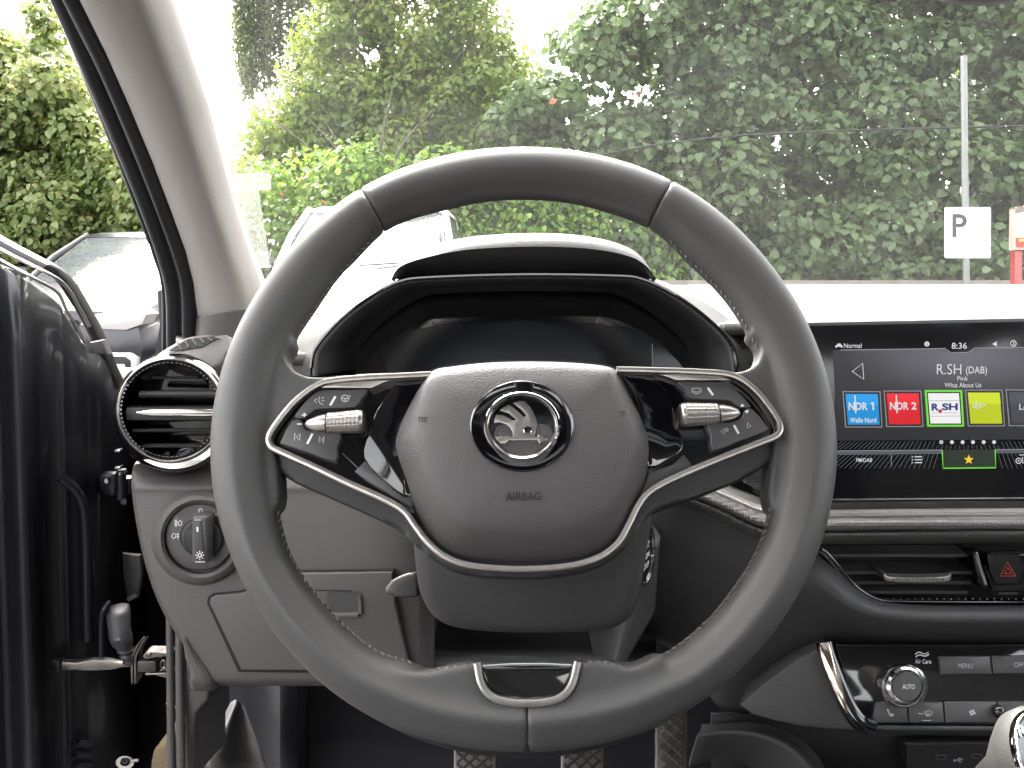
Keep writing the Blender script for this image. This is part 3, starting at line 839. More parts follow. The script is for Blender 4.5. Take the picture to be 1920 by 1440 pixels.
sheet('passenger_fascia', [[(x, y, Y) for x in (2235, 2300, 2700, 3250)] for y, Y in ((590, .668), (606, .640), (700, .628), (850, .632), (945, .655))], M_dashdark, dash, 2, .004)
# ------------------------------------------------------------------ round side vent
RV = Plane(319, 768, 0.600, 3, 6)
lathe_px('vent_barrel', RV, 326, 775, [(108, -.09), (110, -.035), (112.5, -.020), (112.5, -.014), (109, -.008), (104, -.005)], M_piano, dash, 1, 1, 72, cap0=False)
lathe_px('vent_barrel_line', RV, 325.5, 774.5, [(112.8, -.0165), (113.6, -.0145), (112.8, -.0125)], M_darkchrome, dash, 1, 1, 72, cap0=False)
lathe_px('vent_ring', RV, 319, 768, [(106, -.012), (106, -.001), (104, .0028), (100, .0040), (95.5, .0022), (93, -.003), (91, -.012)], M_ring, dash, .995, .955, 80, cap0=False)
lathe_px('vent_bowl', RV, 319, 768, [(92, -.004), (90, -.018), (86, -.045), (.1, -.046)], M_piano, dash, .995, .955, 64, cap0=False)
bm = bmesh.new()
for k in range(70):
    a = 2 * math.pi * k / 70
    box = [RV.P(319 + math.cos(a) * r_ * .995, 768 + math.sin(a) * r_ * .955, hh) for r_, hh in ((92.5, -.004), (90, -.012))]
    tube('', [box[0], box[1]], .0006, None, n=4, bm=bm)
kn = from_bm('ring_knurling', bm, M_darkchrome, dash); kn['kind'] = 'stuff'
for yy, x0, x1, th, m in ((708, 288, 372, .0011, M_soft), (739, 264, 408, .0030, M_soft), (775, 240, 410, .0060, M_soft), (807, 252, 404, .0013, M_soft), (836, 270, 378, .0013, M_soft)):
    pa, pb = RV.P(x0, yy, -.010), RV.P(x1, yy, -.010)
    prof = [(-.009, -th * .4), (-.002, -th), (.003, -th * .8), (.0045, 0), (.003, th * .8), (-.002, th), (-.009, th * .4)]
    rings = []
    for p in (pa, (pa + pb) / 2, pb): rings.append([p + RV.n * u + Vector((0, 0, w)) for u, w in prof])
    loft('vent_slat', rings, m, dash, smooth=50)
# bright centre bar
rings = []
for f in [i / 16 for i in range(17)]:
    x = 256 + (412 - 256) * f
    r_ = .0030 * (min(1, f * 5 + .25))
    p = RV.P(x, 773.5, .000)
    rings.append([p + RV.n * (u * r_ * .9) + Vector((0, 0, w * r_)) for u, w in circ(1, 12)])
loft('vent_bar', rings, M_chrome, dash, smooth=60)

# side window demister grille and its housing
DP = Plane(370, 650, 0.66, 50, 0)
slab('demister_housing', DP, spl([(286, 672), (330, 640), (372, 626), (425, 628), (436, 634), (424, 660), (398, 690), (330, 690)], 3, True), -.05, .0, M_dash, dash, .004, 3)
slab('demister_slot', DP, [(318, 656), (352, 636), (402, 630), (409, 634), (378, 651), (330, 658)], -.004, .0006, M_void, dash)
for i in range(6):
    x0 = 324 + i * 14.5
    a, b = DP.P(x0 + 8, 640 - i * 1.5, .0014), DP.P(x0 + 16, 656 - i * 4.2, .0014)
    tube('demister_slat', [a, b], .0007, M_dash, dash, 6)

# ------------------------------------------------------------------ rotary light switch
LS = Plane(375, 1008, 0.603, 4)
lathe_px('switch_surround', LS, 375, 1010, [(92, -.006), (86, .0012), (80, .0048), (74, .0058), (68, .0040), (64.5, -.001)], M_dash, dash, 1, .99, 72, cap0=False)
dial = lathe_px('switch_dial', LS, 375, 1007, [(65, -.004), (64.5, .0012), (62, .0022), (37, .0022), (36, .0014), (.1, .0014)], M_button, dash, 1, .975, 72)
lathe_px('switch_hub', LS, 381, 1012, [(37, .001), (36, .005), (33, .0062), (.1, .0062)], M_black, dial, 1, .98, 56)
kb = slab('switch_knob', LS, rrect(358, 967, 390, 1058, 7), .003, .0165, M_button, dial, .0026, 4)
slab('knob_inlay', LS, [(363, 977), (377, 977), (384, 1050), (366, 1050)], .015, .0172, M_soft, kb, .0006, 2)
marks('knob_pointer', LS, [[(370, 988), (370.5, 997)]], 3.4, .0176, M_white, kb)
marks('knob_edge', LS, [[(364, 975), (377, 975)]], 2.0, .0176, M_grey, kb)
marks('knob_edge', LS, [[(366, 1053.5), (384, 1053.5)]], 2.4, .0176, M_grey, kb)
sx, sy = 374.5, 1041
marks('knob_sun', LS, [ell(sx, sy, 3.2, 3.2, 14) + [ell(sx, sy, 3.2, 3.2, 14)[0]]] + [[(sx + 5.2 * math.cos(R(a)), sy + 5.2 * math.sin(R(a))), (sx + 8.4 * math.cos(R(a)), sy + 8.4 * math.sin(R(a)))] for a in range(0, 360, 45)], 1.8, .0176, M_white, kb)
marks('dial_mark', LS, [ell(376, 957.5, 3.3, 3.8, 14) + [ell(376, 957.5, 3.3, 3.8, 14)[0]]], 1.3, .0026, M_white, dial)
text_px('dial_mark', LS, 'Auto', 396, 417, 959, 967, .0024, M_white, dial, .005)
marks('dial_mark', LS, [[(337, 976), (334, 981), (336, 986), (340, 984), (341, 978), (337, 976)], [(327, 976), (333, 978)], [(327, 980), (333, 981.5)], [(327, 984), (333, 985)], [(330, 974), (330, 988)]], 1.3, .0026, M_white, dial)
marks('dial_mark', LS, [[(325, 1000), (322, 1005), (324, 1010), (329, 1008), (330, 1002), (325, 1000)], [(331, 1002), (336, 1002)], [(331, 1006), (336, 1006)], [(333.5, 999), (333.5, 1011)]], 1.3, .0026, M_white, dial)

# ------------------------------------------------------------------ instrument cluster
cluster = thing('instrument_cluster', 'switched off digital instrument cluster under a black hood behind the wheel rim', 'instrument cluster', W(980, 700, .70))
IP = Plane(980, 620, 0.655, 10)
out_px = spl([(533, 705), (534, 668), (548, 648), (600, 592), (672, 548), (738, 521), (800, 514), (980, 508), (1150, 511), (1215, 518), (1290, 548), (1360, 592), (1412, 642), (1424, 664), (1424, 705)], 4)
inn_px = spl([(594, 705), (596, 676), (606, 648), (650, 598), (705, 556), (752, 531), (810, 523), (980, 518), (1145, 520), (1200, 526), (1262, 556), (1320, 600), (1358, 640), (1370, 672), (1373, 705)], 4)
def band(a, b, ha, hb): return [[IP.P(x, y, ha) for x, y in a], [IP.P(x, y, hb) for x, y in b]]
# shell: outer top surface back to the windscreen side, front lip, inner wall
shell = [[IP.P(x, y, -.060) + Vector((0, .22, -.012)) for x, y in out_px], [IP.P(x, y, -.060) + Vector((0, .02, .000)) for x, y in out_px], [IP.P(x, y, -.060) for x, y in mixr(out_px, inn_px, .02)]]
loft('cluster_shell', shell, M_dashtop, cluster, closed=False, smooth=60, solid=.002)
lip = [[IP.P(x, y, hh) for x, y in mixr(out_px, inn_px, k)] for k, hh in ((.02, -.060), (.15, -.045), (.4, -.020), (.65, -.005), (.80, .0), (.86, -.003))]
loft('cluster_cheek', lip, M_dashtop, cluster, closed=False, smooth=70)
sweep('cluster_trim', [IP.P(x, y, .0005) for x, y in mixr(out_px, inn_px, .84)][2:-2], circ(.0022, 8), IP.n, M_piano, cluster)
sweep('cluster_bezel', [IP.P(x, y, -.0005) for x, y in mixr(out_px, inn_px, .95)], circ(.0026, 8), IP.n, M_soft, cluster)
wall = [[IP.P(x, y, -.001) for x, y in inn_px], [IP.P(x, y, 0) + Vector((0, .06, -.004)) for x, y in toward(inn_px, .05, (982, 680))], [IP.P(x, y, 0) + Vector((0, .085, -.006)) for x, y in toward(inn_px, .09, (982, 680))]]
loft('cluster_well', wall, M_black, cluster, closed=False, smooth=60, solid=.002)
ID = Plane(980, 640, 0.735, 14)
slab('cluster_glass', ID, toward(inn_px, .02, (982, 700)), -.01, 0, M_piano, cluster)
slab('cluster_screen', ID, [(700, 640), (722, 632), (760, 620), (850, 606), (980, 602), (1110, 606), (1200, 618), (1225, 632), (1225, 725), (738, 725)], 0, .0012, mat('screen_off', (.004, .0045, .008), .14, var=.1), cluster, .0006, 1)
marks('screen_edge', ID, [[(1223, 645), (1224, 720)]], 1.6, .0016, M_grey, cluster)
# hood over the cluster
hood = []
for hx, hy0 in [(733, 523), (742, 503), (760, 487), (800, 472), (870, 455), (980, 447), (1075, 449), (1140, 458), (1185, 472), (1210, 490), (1222, 507), (1231, 523)]:
    hood.append((hx, hy0))
hood = spl(hood, 4)
HPl = Plane(980, 480, .66, 0)
under = [(x, 524 - (524 - y) * .45) for x, y in hood]
rings = [[HPl.P(x, y, 0) + Vector((0, .20, .004)) for x, y in hood], [HPl.P(x, y, 0) + Vector((0, .05, .007)) for x, y in hood], [HPl.P(x, y, 0) + Vector((0, .018, .004)) for x, y in hood], [HPl.P(x, y + 3, 0) + Vector((0, .004, 0)) for x, y in hood], [HPl.P(x, y + (524 - y) * .2, 0) + Vector((0, .001, 0)) for x, y in hood],
         [HPl.P(980 + (x - 980) * .985, y + (524 - y) * .42, 0) + Vector((0, .012, 0)) for x, y in hood], [HPl.P(980 + (x - 980) * .975, y + (524 - y) * .75, 0) + Vector((0, .030, 0)) for x, y in hood], [HPl.P(980 + (x - 980) * .97, 524, 0) + Vector((0, .050, 0)) for x, y in hood]]
loft('cluster_hood', rings, M_dashdark, cluster, closed=False, smooth=60, solid=.003)

# ================================================================== CENTRE DISPLAY
TP = Plane(1740, 770, 0.608, 5)
display = thing('touch_display', 'black touchscreen in the dashboard centre showing coloured radio station tiles', 'display', TP.P(1740, 940, -.02))
slab('display_housing', TP, [(1452, 609), (1930, 599.5), (2250, 594), (2250, 934), (1930, 938), (1448, 945)], -.05, -.0012, M_black, display, .0015, 2)
slab('display_glass', TP, [(1456, 612), (1930, 603), (2250, 597), (2250, 930), (1930, 933), (1452, 939)], -.002, 0.0, mat('screen_glass', (.006, .006, .007), .12, spec=.45), display, .0006, 2)
sweep('display_top_edge', [TP.P(1452, 609.5, -.004), TP.P(1930, 600, -.004), TP.P(2250, 594.5, -.004)], barprof(.0016, .002), TP.n, M_soft, display)
sweep('display_lower_edge', [TP.P(1448, 937.5, .0002), TP.P(1930, 934, .0002), TP.P(2250, 931, .0002)], barprof(.0006, .0004), TP.n, M_darkchrome, display)
L_w = lit('white', (.85, .85, .88), .72); L_g = lit('grey', (.4, .4, .43), .55); L_dim = lit('dim', (.16, .17, .2), .5)
L_bg = lit('panel', (.035, .035, .045), .9)
H1, H2, H3, H4 = .0004, .0008, .0011, .0014
M_glow, nt_, b_ = nodes('screen_glow')
b_.inputs['Base Color'].default_value = (.01, .01, .01, 1); b_.inputs['Roughness'].default_value = .3
tc_ = nt_.nodes.new('ShaderNodeTexCoord'); mp_ = nt_.nodes.new('ShaderNodeMapping'); gr_ = nt_.nodes.new('ShaderNodeTexGradient'); gr_.gradient_type = 'SPHERICAL'
gc_ = TP.P(1805, 672, H1)
mp_.inputs['Scale'].default_value = (1 / .095, 1 / .05, 1 / .032)
mp_.inputs['Location'].default_value = (-gc_.x / .095, -gc_.y / .05, -gc_.z / .032)
nt_.links.new(tc_.outputs['Object'], mp_.inputs[0]); nt_.links.new(mp_.outputs[0], gr_.inputs[0])
rp_ = nt_.nodes.new('ShaderNodeValToRGB'); rp_.color_ramp.elements[0].color = (.004, .004, .006, 1); rp_.color_ramp.elements[1].color = (.10, .095, .12, 1)
nt_.links.new(gr_.outputs['Fac'], rp_.inputs[0]); nt_.links.new(rp_.outputs[0], b_.inputs['Emission Color']); b_.inputs['Emission Strength'].default_value = SCREEN
slab('screen_panel', TP, [(1562, 657), (1770, 655), (1783, 663), (1815, 662), (1827, 655), (2200, 650), (2200, 822), (1570, 826)], .0001, H1, M_glow, display)
marks('status_line', TP, [[(1576, 656.5), (1680, 655), (1771, 653.5), (1783, 661.5), (1815, 661), (1827, 653), (1930, 651.5), (2150, 649)]], 1.9, H2, L_g, display)
marks('car_icon', TP, [], 1, H2, L_w, display, fills=[[(1566, 651.5), (1566.5, 648), (1569, 647), (1570.5, 644.3), (1575.5, 644), (1577.5, 646.6), (1579.5, 647.5), (1579.7, 651.5), (1577, 651.8), (1576.5, 650), (1569.5, 650.2), (1569, 651.8)]])
text_px('drive_mode_text', TP, 'Normal', 1582.5, 1615.5, 643.5, 652.5, H1, L_w, display, .004)
mic = marks('microphone_icon', TP, [], 1, H2, L_w, display, fills=[ell(1738, 645, 4.8, 4.8, 16)])
marks('icon_centre', TP, [[(1738, 643), (1738, 649)]], 1.4, H3, L_bg, mic)
text_px('clock_text', TP, '8:36', 1784.5, 1813, 642.5, 654, H1, L_w, display, .008)
marks('sound_icon', TP, [], 1, H2, L_w, display, fills=[[(1861.5, 643.5), (1864, 643), (1869, 640), (1869, 650), (1864, 647), (1861.5, 646.8)]])
marks('status_icon', TP, [ell(1900, 644, 5.4, 5.4, 18) + [ell(1900, 644, 5.4, 5.4, 18)[0]], [(1898.5, 641.5), (1901.5, 641.5), (1901, 644), (1902, 646.5), (1898.5, 646.5)]], 1.5, H2, L_w, display)
marks('back_arrow', TP, [[(1598, 696.5), (1617.5, 681), (1619.5, 711), (1598, 696.5)]], 2.0, H2, L_w, display)
text_px('station_text', TP, 'R.SH', 1756.5, 1802.5, 682.5, 702, H2, L_w, display, -.004)
text_px('station_text', TP, '(DAB)', 1811, 1850.5, 687, 704.5, H2, L_w, display, .006)
text_px('artist_text', TP, 'Pink', 1795, 1815, 705.5, 713.5, H2, L_w, display, .004)
text_px('title_text', TP, 'What About Us', 1771, 1840, 717.5, 726.5, H2, L_w, display, .004)
def quad(xt0, xt1, xb0, xb1, y0, y1, k=0.0):
    return [(xt0 + k, y0 + k), (xt1 - k, y0 + k), (xb1 - k, y1 - k), (xb0 + k, y1 - k)]
tiles = [((1580, 1651, 1585, 1654.5, 733.5, 801.5), (.0, .30, .74), L_g), ((1657, 1727.5, 1662, 1731.5, 732.3, 800.7), (.78, .006, .02), L_g), ((1734, 1804, 1739, 1808, 731.3, 800), (.95, .95, .95), lit('green', (.17, .78, .04), .85)),
         ((1809.5, 1879.5, 1815, 1884.5, 730.8, 799.5), (.55, .66, .0), L_g), ((1886, 1957, 1892, 1962, 730.2, 799), (.05, .055, .07), L_g), ((1963, 2034, 1969, 2040, 729.6, 798.3), (.05, .055, .07), L_g)]
to = []
for i, (q, c, rim) in enumerate(tiles):
    t = slab('station_tile', TP, quad(*q), .0001, H2, rim, display)
    slab('tile_gap', TP, quad(*q, 1.8 if i != 2 else 3.6), H2 - .0001, H2 + .0001, lit('gap', (.02, .02, .022), .6), t)
    slab('tile_face', TP, quad(*q, 5.2 if i != 2 else 6.0), H2, H3, lit('tile%d' % i, c, .8), t)
    mid = (q[4] + q[5]) / 2 - (8 if i < 5 else 0)
    if i != 2:
        k = 5.4
        slab('tile_sheen', TP, [(q[0] + k, q[4] + k), (q[1] - k, q[4] + k), ((q[1] + q[3]) / 2 - k, mid), ((q[0] + q[2]) / 2 + k, mid)], H3 - .0001, H3 + .00005, lit('tile%d_sheen' % i, [min(1, v * 1.12 + .012) for v in c], .88), t)
    to.append(t)
text_px('tile_text', TP, 'NDR', 1591, 1627, 754.5, 769, H3, L_w, to[0], .03)
marks('tile_text', TP, [[(1633, 757.5), (1637.5, 755)], [(1637, 754.5), (1637.5, 769)]], 3.2, H4, L_w, to[0])
marks('tile_stroke', TP, [[(1603, 741), (1604.5, 775)]], 2.6, H4, L_w, to[0])
text_px('tile_text', TP, 'Welle Nord', 1593.5, 1643, 783, 792.5, H3, L_w, to[0], .02)
text_px('tile_text', TP, 'NDR', 1668.5, 1704, 754, 768.5, H3, L_w, to[1], .03)
text_px('tile_text', TP, '2', 1709, 1718.5, 754, 768, H3, L_w, to[1], .03)
marks('tile_stroke', TP, [[(1680.5, 740.5), (1682, 774.5)]], 2.6, H4, L_w, to[1])
L_navy = lit('navy', (.03, .045, .25), .8)
text_px('tile_text', TP, 'R', 1746.5, 1761, 756.5, 770, H3, L_navy, to[2], .045)
text_px('tile_text', TP, 'SH', 1766, 1796, 756, 769.5, H3, L_navy, to[2], .045)
marks('tile_dot', TP, [], 1, H4, lit('dotred', (.55, .02, .06), .8), to[2], fills=[ell(1763, 771, 3.8, 3.8, 16)])
marks('tile_rule', TP, [[(1742, 751.5), (1800, 751)], [(1745, 780.5), (1803, 780)], [(1747, 774.5), (1758, 774.3)], [(1769, 774.3), (1796, 774)]], .9, H4, L_g, to[2])
text_px('tile_text', TP, 'N', 1824, 1830, 756, 766, H3, L_w, to[3], .02)
text_px('tile_text', TP, 'JOY', 1834, 1849, 756, 766, H3, L_w, to[3], .02)
marks('tile_stroke', TP, [[(1829.5, 749), (1833, 769)]], 1.3, H4, L_w, to[3])
text_px('tile_text', TP, 'Local', 1911, 1946, 757.5, 768.5, H3, L_w, to[4], .01)
for k, x in enumerate((1765, 1785, 1805, 1824.5, 1844.5, 1864)):
    marks('page_dot', TP, [], 1, H3, L_w, display, fills=[ell(x, 829, 3.6, 3.6, 14)])
    if k == 0: marks('page_dot_centre', TP, [], 1, H4, L_bg, display, fills=[ell(x, 829.3, 1.5, 1.5, 10)])
# slanted hatching
ln = []
for i in range(-32, 44):
    x = 1815 + i * 8.0
    sl = max(-1.25, min(1.25, (x - 1815) / 190.0))
    if 1560 < x < 2200:
        ln.append([(x - sl * 3, 828 if abs(x - 1815) > 60 else 835), (x - sl * 3 - sl * 0 + (-16 if x < 1815 else 16) * abs(sl), 842)])
        if not (1766 < x < 1868): ln.append([(x, 849), (x + (-30 if x < 1815 else 30) * abs(sl), 878)])
marks('hatching', TP, ln, 1.1, H1 + .0001, lit('hatch', (.10, .105, .115), .7), display)
slab('tab_bar', TP, [(1560, 845), (1766, 843.5), (1766, 851), (1560, 853)], .0002, H1 + .0002, lit('bar', (.12, .14, .17), .6), display)
slab('tab_bar', TP, [(1867, 843), (2200, 840), (2200, 848), (1867, 850)], .0002, H1 + .0002, lit('bar', (.12, .14, .17), .6), display)
marks('tab_line', TP, [[(1560, 845.5), (1766, 843.8)], [(1867, 843), (2200, 840)]], 1.5, H2, L_g, display)
marks('tab_line', TP, [[(1671, 850), (1671.5, 875)]], 1.2, H2, L_g, display)
text_px('tab_text', TP, 'FM/DAB', 1605.5, 1635.5, 859, 866.5, H1, L_w, display, .004)
marks('list_icon', TP, [[(1715, 856.5), (1729, 856.3)], [(1715, 862), (1729, 861.8)], [(1715, 867.5), (1729, 867.3)], [(1709.5, 856.5), (1712, 856.5)], [(1709.5, 862), (1712, 862)], [(1709.5, 867.5), (1712, 867.5)]], 1.8, H2, L_w, display)
slab('selected_tab', TP, [(1767, 844), (1866, 843), (1866.5, 876.5), (1769, 877.5)], .0001, H1, lit('tabface', (.02, .03, .02), .8), display)
marks('selected_tab_frame', TP, [[(1766.5, 843.5), (1768.5, 878), (1867, 877), (1866, 843)]], 2.4, H2, lit('green', (.17, .78, .04), .85), display)
star = [(1816.5 + (10 if k % 2 == 0 else 4.1) * math.sin(math.pi * k / 5), 862 - (10 if k % 2 == 0 else 4.1) * math.cos(math.pi * k / 5)) for k in range(10)]
marks('star_icon', TP, [], 1, H3, lit('gold', (.95, .62, .03), .85), display, fills=[star])
marks('radio_icon', TP, [ell(1910, 864, 5, 5, 16) + [ell(1910, 864, 5, 5, 16)[0]], [(1917.5, 857), (1917.5, 868), (1926, 868)], [(1911, 853), (1925, 853)]], 1.5, H2, L_w, display, fills=[ell(1910, 864, 1.6, 1.6, 8)])

# ================================================================== CENTRE CONSOLE AND CLIMATE PANEL
climate = thing('climate_panel', 'gloss black climate control panel with chrome knob and grey buttons', 'control panel', W(1760, 1360, .57))
KPn = Plane(1740, 1280, 0.585, 22)
slab('panel_face', KPn, [(1566, 1208), (1930, 1208), (2200, 1208), (2200, 1362), (1930, 1360), (1640, 1358), (1612, 1340), (1592, 1300)], -.02, 0, M_piano, climate, .001, 2)
lp = spl([(1546, 1204), (1556, 1240), (1580, 1300), (1600, 1340), (1618, 1358), (1640, 1366)], 5)
sweep('panel_trim', [KPn.P(x, y, .003) for x, y in lp], barprof(.0062, .003, .5), KPn.n, M_piano, climate)
slab('trim_chrome', KPn, spl([(1538, 1208), (1545, 1205.5), (1554, 1207), (1561, 1228), (1580, 1290), (1590, 1334), (1586, 1334), (1572, 1310), (1552, 1265), (1540, 1230)], 3, True), .002, .0075, M_warmrefl, climate, .0015, 3)  # copper tone of this trim is a painted reflection
def key(pts, mks=(), body=None, w=1.5, fills=()):
    b = slab('panel_button', KPn, pts, -.002, .0022, M_button, climate, .0008, 2)
    if mks or fills: marks('button_symbol', KPn, mks, w, .0025, M_grey, b, fills)
    if body: text_px('button_text', KPn, body[0], *body[1:], .0023, M_grey, b, -.004)
    return b
key([(1761, 1231), (1856.5, 1229.5), (1861, 1263.5), (1765, 1265.5)], body=('MENU', 1797, 1824, 1244, 1253))
key([(1859.5, 1229.5), (2000, 1228), (2000, 1262), (1863.5, 1263.5)], body=('OFF', 1902, 1919, 1242, 1251))
key([(1643, 1319), (1648, 1316.5), (1700.5, 1316), (1703.5, 1355), (1637, 1355)], [[(1663, 1329), (1666, 1337), (1669, 1342), (1674, 1341)], [(1665, 1330), (1668, 1337)]], fills=[ell(1672, 1340.5, 4, 3, 10)])
key([(1703.5, 1316), (1767.5, 1316), (1772, 1355), (1706, 1355)], [[(1722, 1338), (1731, 1338)], [(1733, 1335), (1741, 1332), (1748, 1335), (1746, 1341), (1736, 1341), (1733, 1335)], [(1738, 1336), (1738, 1344)], [(1742, 1336), (1742, 1344)]], w=1.4)
key([(1770.5, 1316), (1868, 1315.5), (1871, 1355), (1774.5, 1355)], [], fills=[[(1823 + 3.9 * math.cos(R(a)) + 2.9 * math.cos(R(b)), 1336 + 3.4 * math.sin(R(a)) + 2.5 * math.sin(R(b))) for b in range(0, 360, 45)] for a in (20, 110, 200, 290)])
key([(1871, 1315.5), (2000, 1315), (2000, 1355), (1874, 1355)])
marks('button_line', KPn, [[(1730, 1351), (1745, 1351)]], 1.2, .0025, M_grey, climate)
marks('air_symbol', KPn, [[(1716, 1227), (1720, 1223.5), (1725, 1222.5), (1730, 1225.5), (1736, 1226), (1741, 1222.5)], [(1717, 1232), (1721, 1228.5), (1726, 1227.8), (1731, 1230), (1737, 1230), (1742, 1226.5)]], 2.0, .0004, M_white, climate)
text_px('air_text', KPn, 'Air Care', 1716, 1746, 1236, 1244.5, .0003, M_white, climate, .004)
# knob
kn = lathe_px('temperature_knob', KPn, 1696, 1287, [(38, -.001), (38, .006), (37, .0125), (35, .0155), (31, .0165), (28.5, .0155), (27, .0150)], M_chrome, climate, 1, 1, 60, drift=[(-3, 1), (-2, .6), (0, -1), (2, -1.5), (4, -1), (5, 0), (5, 0)])
bm = bmesh.new()
for k in range(64):
    a = 2 * math.pi * k / 64
    p0 = KPn.P(1693.5 + 38.1 * math.cos(a), 1287.8 + 38.1 * math.sin(a), .002); p1 = KPn.P(1696 + 37.4 * math.cos(a), 1286.6 + 37.4 * math.sin(a), .011)
    tube('', [p0, p1], .0005, None, n=4, bm=bm)
kk = from_bm('knob_knurling', bm, M_darkchrome, kn); kk['kind'] = 'stuff'
lathe_px('knob_face', KPn, 1701, 1287, [(28, .0145), (27, .0156), (.1, .0158)], M_button, kn, 1, 1, 40)
text_px('knob_text', KPn, 'AUTO', 1692, 1715.5, 1283, 1292, .0158, M_white, kn, 0)
lathe_px('dial_bezel', KPn, 1696, 1288, [(44, 0), (43, .0012), (40, .0016), (38, .0004)], M_darkchrome, climate, 1, 1, 48, cap0=False)
bm = bmesh.new()
bmesh.ops.create_uvsphere(bm, u_segments=24, v_segments=14, radius=11.5 / KPn.ppm)
for v in bm.verts: v.co += KPn.P(1873, 1334, .004)
from_bm('volume_ball', bm, M_piano, climate)
slab('panel_lower_lip', KPn, [(1632, 1361), (1930, 1363), (2200, 1363), (2200, 1371), (1930, 1371), (1645, 1369)], -.02, .003, M_dashdark, climate, .001, 2)

console = thing('centre_console', 'dark plastic centre console with two charging ports below the climate panel', 'console', W(1700, 1500, .60))
CS = Plane(1480, 1300, .60, 8, -25)
slab('console_cheek', CS, [(1540, 1212), (1490, 1240), (1440, 1275), (1385, 1322), (1410, 1340), (1450, 1352), (1500, 1362), (1560, 1368), (1640, 1372), (1600, 1352), (1570, 1300), (1552, 1250)], -.05, 0, M_dashdark, console, .002, 2)
rows = [[(x, y, Y) for x in (1335, 1450, 1650, 1930, 2300)] for y, Y in ((1340, .70), (1365, .70), (1420, .69), (1480, .66), (1600, .62))]
sheet('console_tray', rows, M_black, console, 1, .004)
UP = Plane(1800, 1420, .68, 8)
for cx, cy in ((1765, 1420), (1832, 1418)):
    p = slab('charging_port', UP, rrect(cx - 12, cy - 6, cx + 12, cy + 6, 5), -.004, .006, M_soft, console, .001, 2)
    slab('port_slot', UP, rrect(cx - 8, cy - 2.5, cx + 8, cy + 2, 2), .005, .0064, M_void, p)
marks('usb_symbol', UP, [[(1790, 1426), (1806, 1424)], [(1794, 1425.5), (1798, 1421.5), (1802, 1421.5)], [(1796, 1425.5), (1800, 1429), (1803, 1428.5)]], 1.6, .0066, M_grey, console, fills=[ell(1790, 1426, 2.4, 2.4, 10)])
slab('port_plate', UP, [(1700, 1396), (2200, 1392), (2200, 1500), (1700, 1500)], -.01, .0058, M_black, console)
# padded knee roll on the console side
rows = []
for k, (dx, dy, dY) in enumerate([(-60, 60, .06), (-30, 25, .02), (0, 0, 0), (8, -8, .004), (14, -16, .02), (20, -22, .06)]):
    rows.append([(x + dx * sx_, y + dy, Y + dY) for x, y, Y, sx_ in ((1310, 1380, .66, .3), (1390, 1372, .64, .4), (1450, 1385, .62, .6), (1500, 1415, .60, .9), (1535, 1470, .58, 1), (1545, 1540, .57, 1))])
sheet('knee_pad', list(reversed(rows)), M_padded, console, 2, .004)

# ================================================================== GEAR SELECTOR
gear = thing('gear_selector', 'grey leather gear knob with shiny shift pattern cap in the bottom right corner', 'gear knob', W(1930, 1560, .42))
GP = Plane(1980, 1420, .42, 42, -6)
rings = []
for f, hh, s in [(0, -.09, .40), (.2, -.05, .55), (.45, -.025, .82), (.7, -.008, .98), (.9, .004, .95), (1, .010, .82)]:
    c = GP.P(1958, 1432, 0) + Vector((0, 0, 0)) + GP.n * hh
    rings.append([c + GP.r * (.0225 * s * math.cos(2 * math.pi * k / 32)) + GP.n.cross(GP.r).normalized() * (.029 * s * math.sin(2 * math.pi * k / 32)) for k in range(32)])
loft('knob_body', rings, mat('gear_leather', (.026, .025, .024), .65, bump=('grain', 900, .3, .0005)), gear, smooth=60)
c = GP.P(1958, 1432, 0)
u2 = GP.n.cross(GP.r).normalized()
ev = lambda s, hh: [c + GP.n * hh + GP.r * (.0225 * s * math.cos(2 * math.pi * k / 40)) + u2 * (.029 * s * math.sin(2 * math.pi * k / 40)) for k in range(40)]
loft('knob_ring', [ev(.86, .004), ev(.86, .0115), ev(.80, .013), ev(.74, .0118)], M_chrome, gear, cap0=False, cap1=False, smooth=50)
capo = loft('shift_cap', [ev(.76, .008), ev(.75, .0112), ev(.5, .0122), ev(.01, .0125)], M_darkchrome, gear, smooth=50)
bm = bmesh.new()
up = u2 if u2.z > 0 else -u2
v, f = text_polys('R', 0.02)
o0 = c + GP.n * .0132 + GP.r * -.0145 + up * .010
vs = [bm.verts.new(o0 + GP.r * (a[0] * .0075) + up * (a[1] * .0075)) for a in v]
for p in f: bm.faces.new([vs[i] for i in p])
from_bm('shift_letter', bm, M_white, capo, 0)


# ================================================================== CAR BODY: pillar, seals, windscreen, roof
body = thing('car', 'black car around the driver seat with beige front pillar, windscreen and open left door', 'car', (0.3, 0.4, 0.2))
# front pillar trim
PS = [(-120, 78, 268, .455), (0, 150, 328, .50), (100, 199, 360, .545), (200, 243, 394, .59), (300, 284, 419, .635), (400, 322, 447, .68), (470, 347, 470, .71), (530, 362, 492, .735), (585, 367, 512, .755), (625, 368, 520, .765)]
rings = []
for y, xl, xr, Y in PS:
    w = xr - xl
    ring = [(xl - 2, .030), (xl, .010), (xl + w * .04, .0), (xl + w * .25, -.012), (xl + w * .5, -.016), (xl + w * .68, -.011), (xl + w * .86, .006), (xl + w * .97, .022), (xr, .034), (xr - 4, .06), (xl + 10, .06)]
    rings.append([W(x, y, Y + d) for x, d in spl(ring, 3, True)])
rings.insert(0, [q + Vector((-.055, -.062, .060)) for q in rings[0]])
rings.insert(0, [q + Vector((-.055, -.063, .060)) for q in rings[0]])
loft('pillar_trim', rings, M_pillar, body, smooth=70)
rows = [[(x, y, Y) for x, Y in ((362, .77), (380, .735), (420, .73), (470, .74), (530, .78))] for y in (592, 604, 640, 670)]
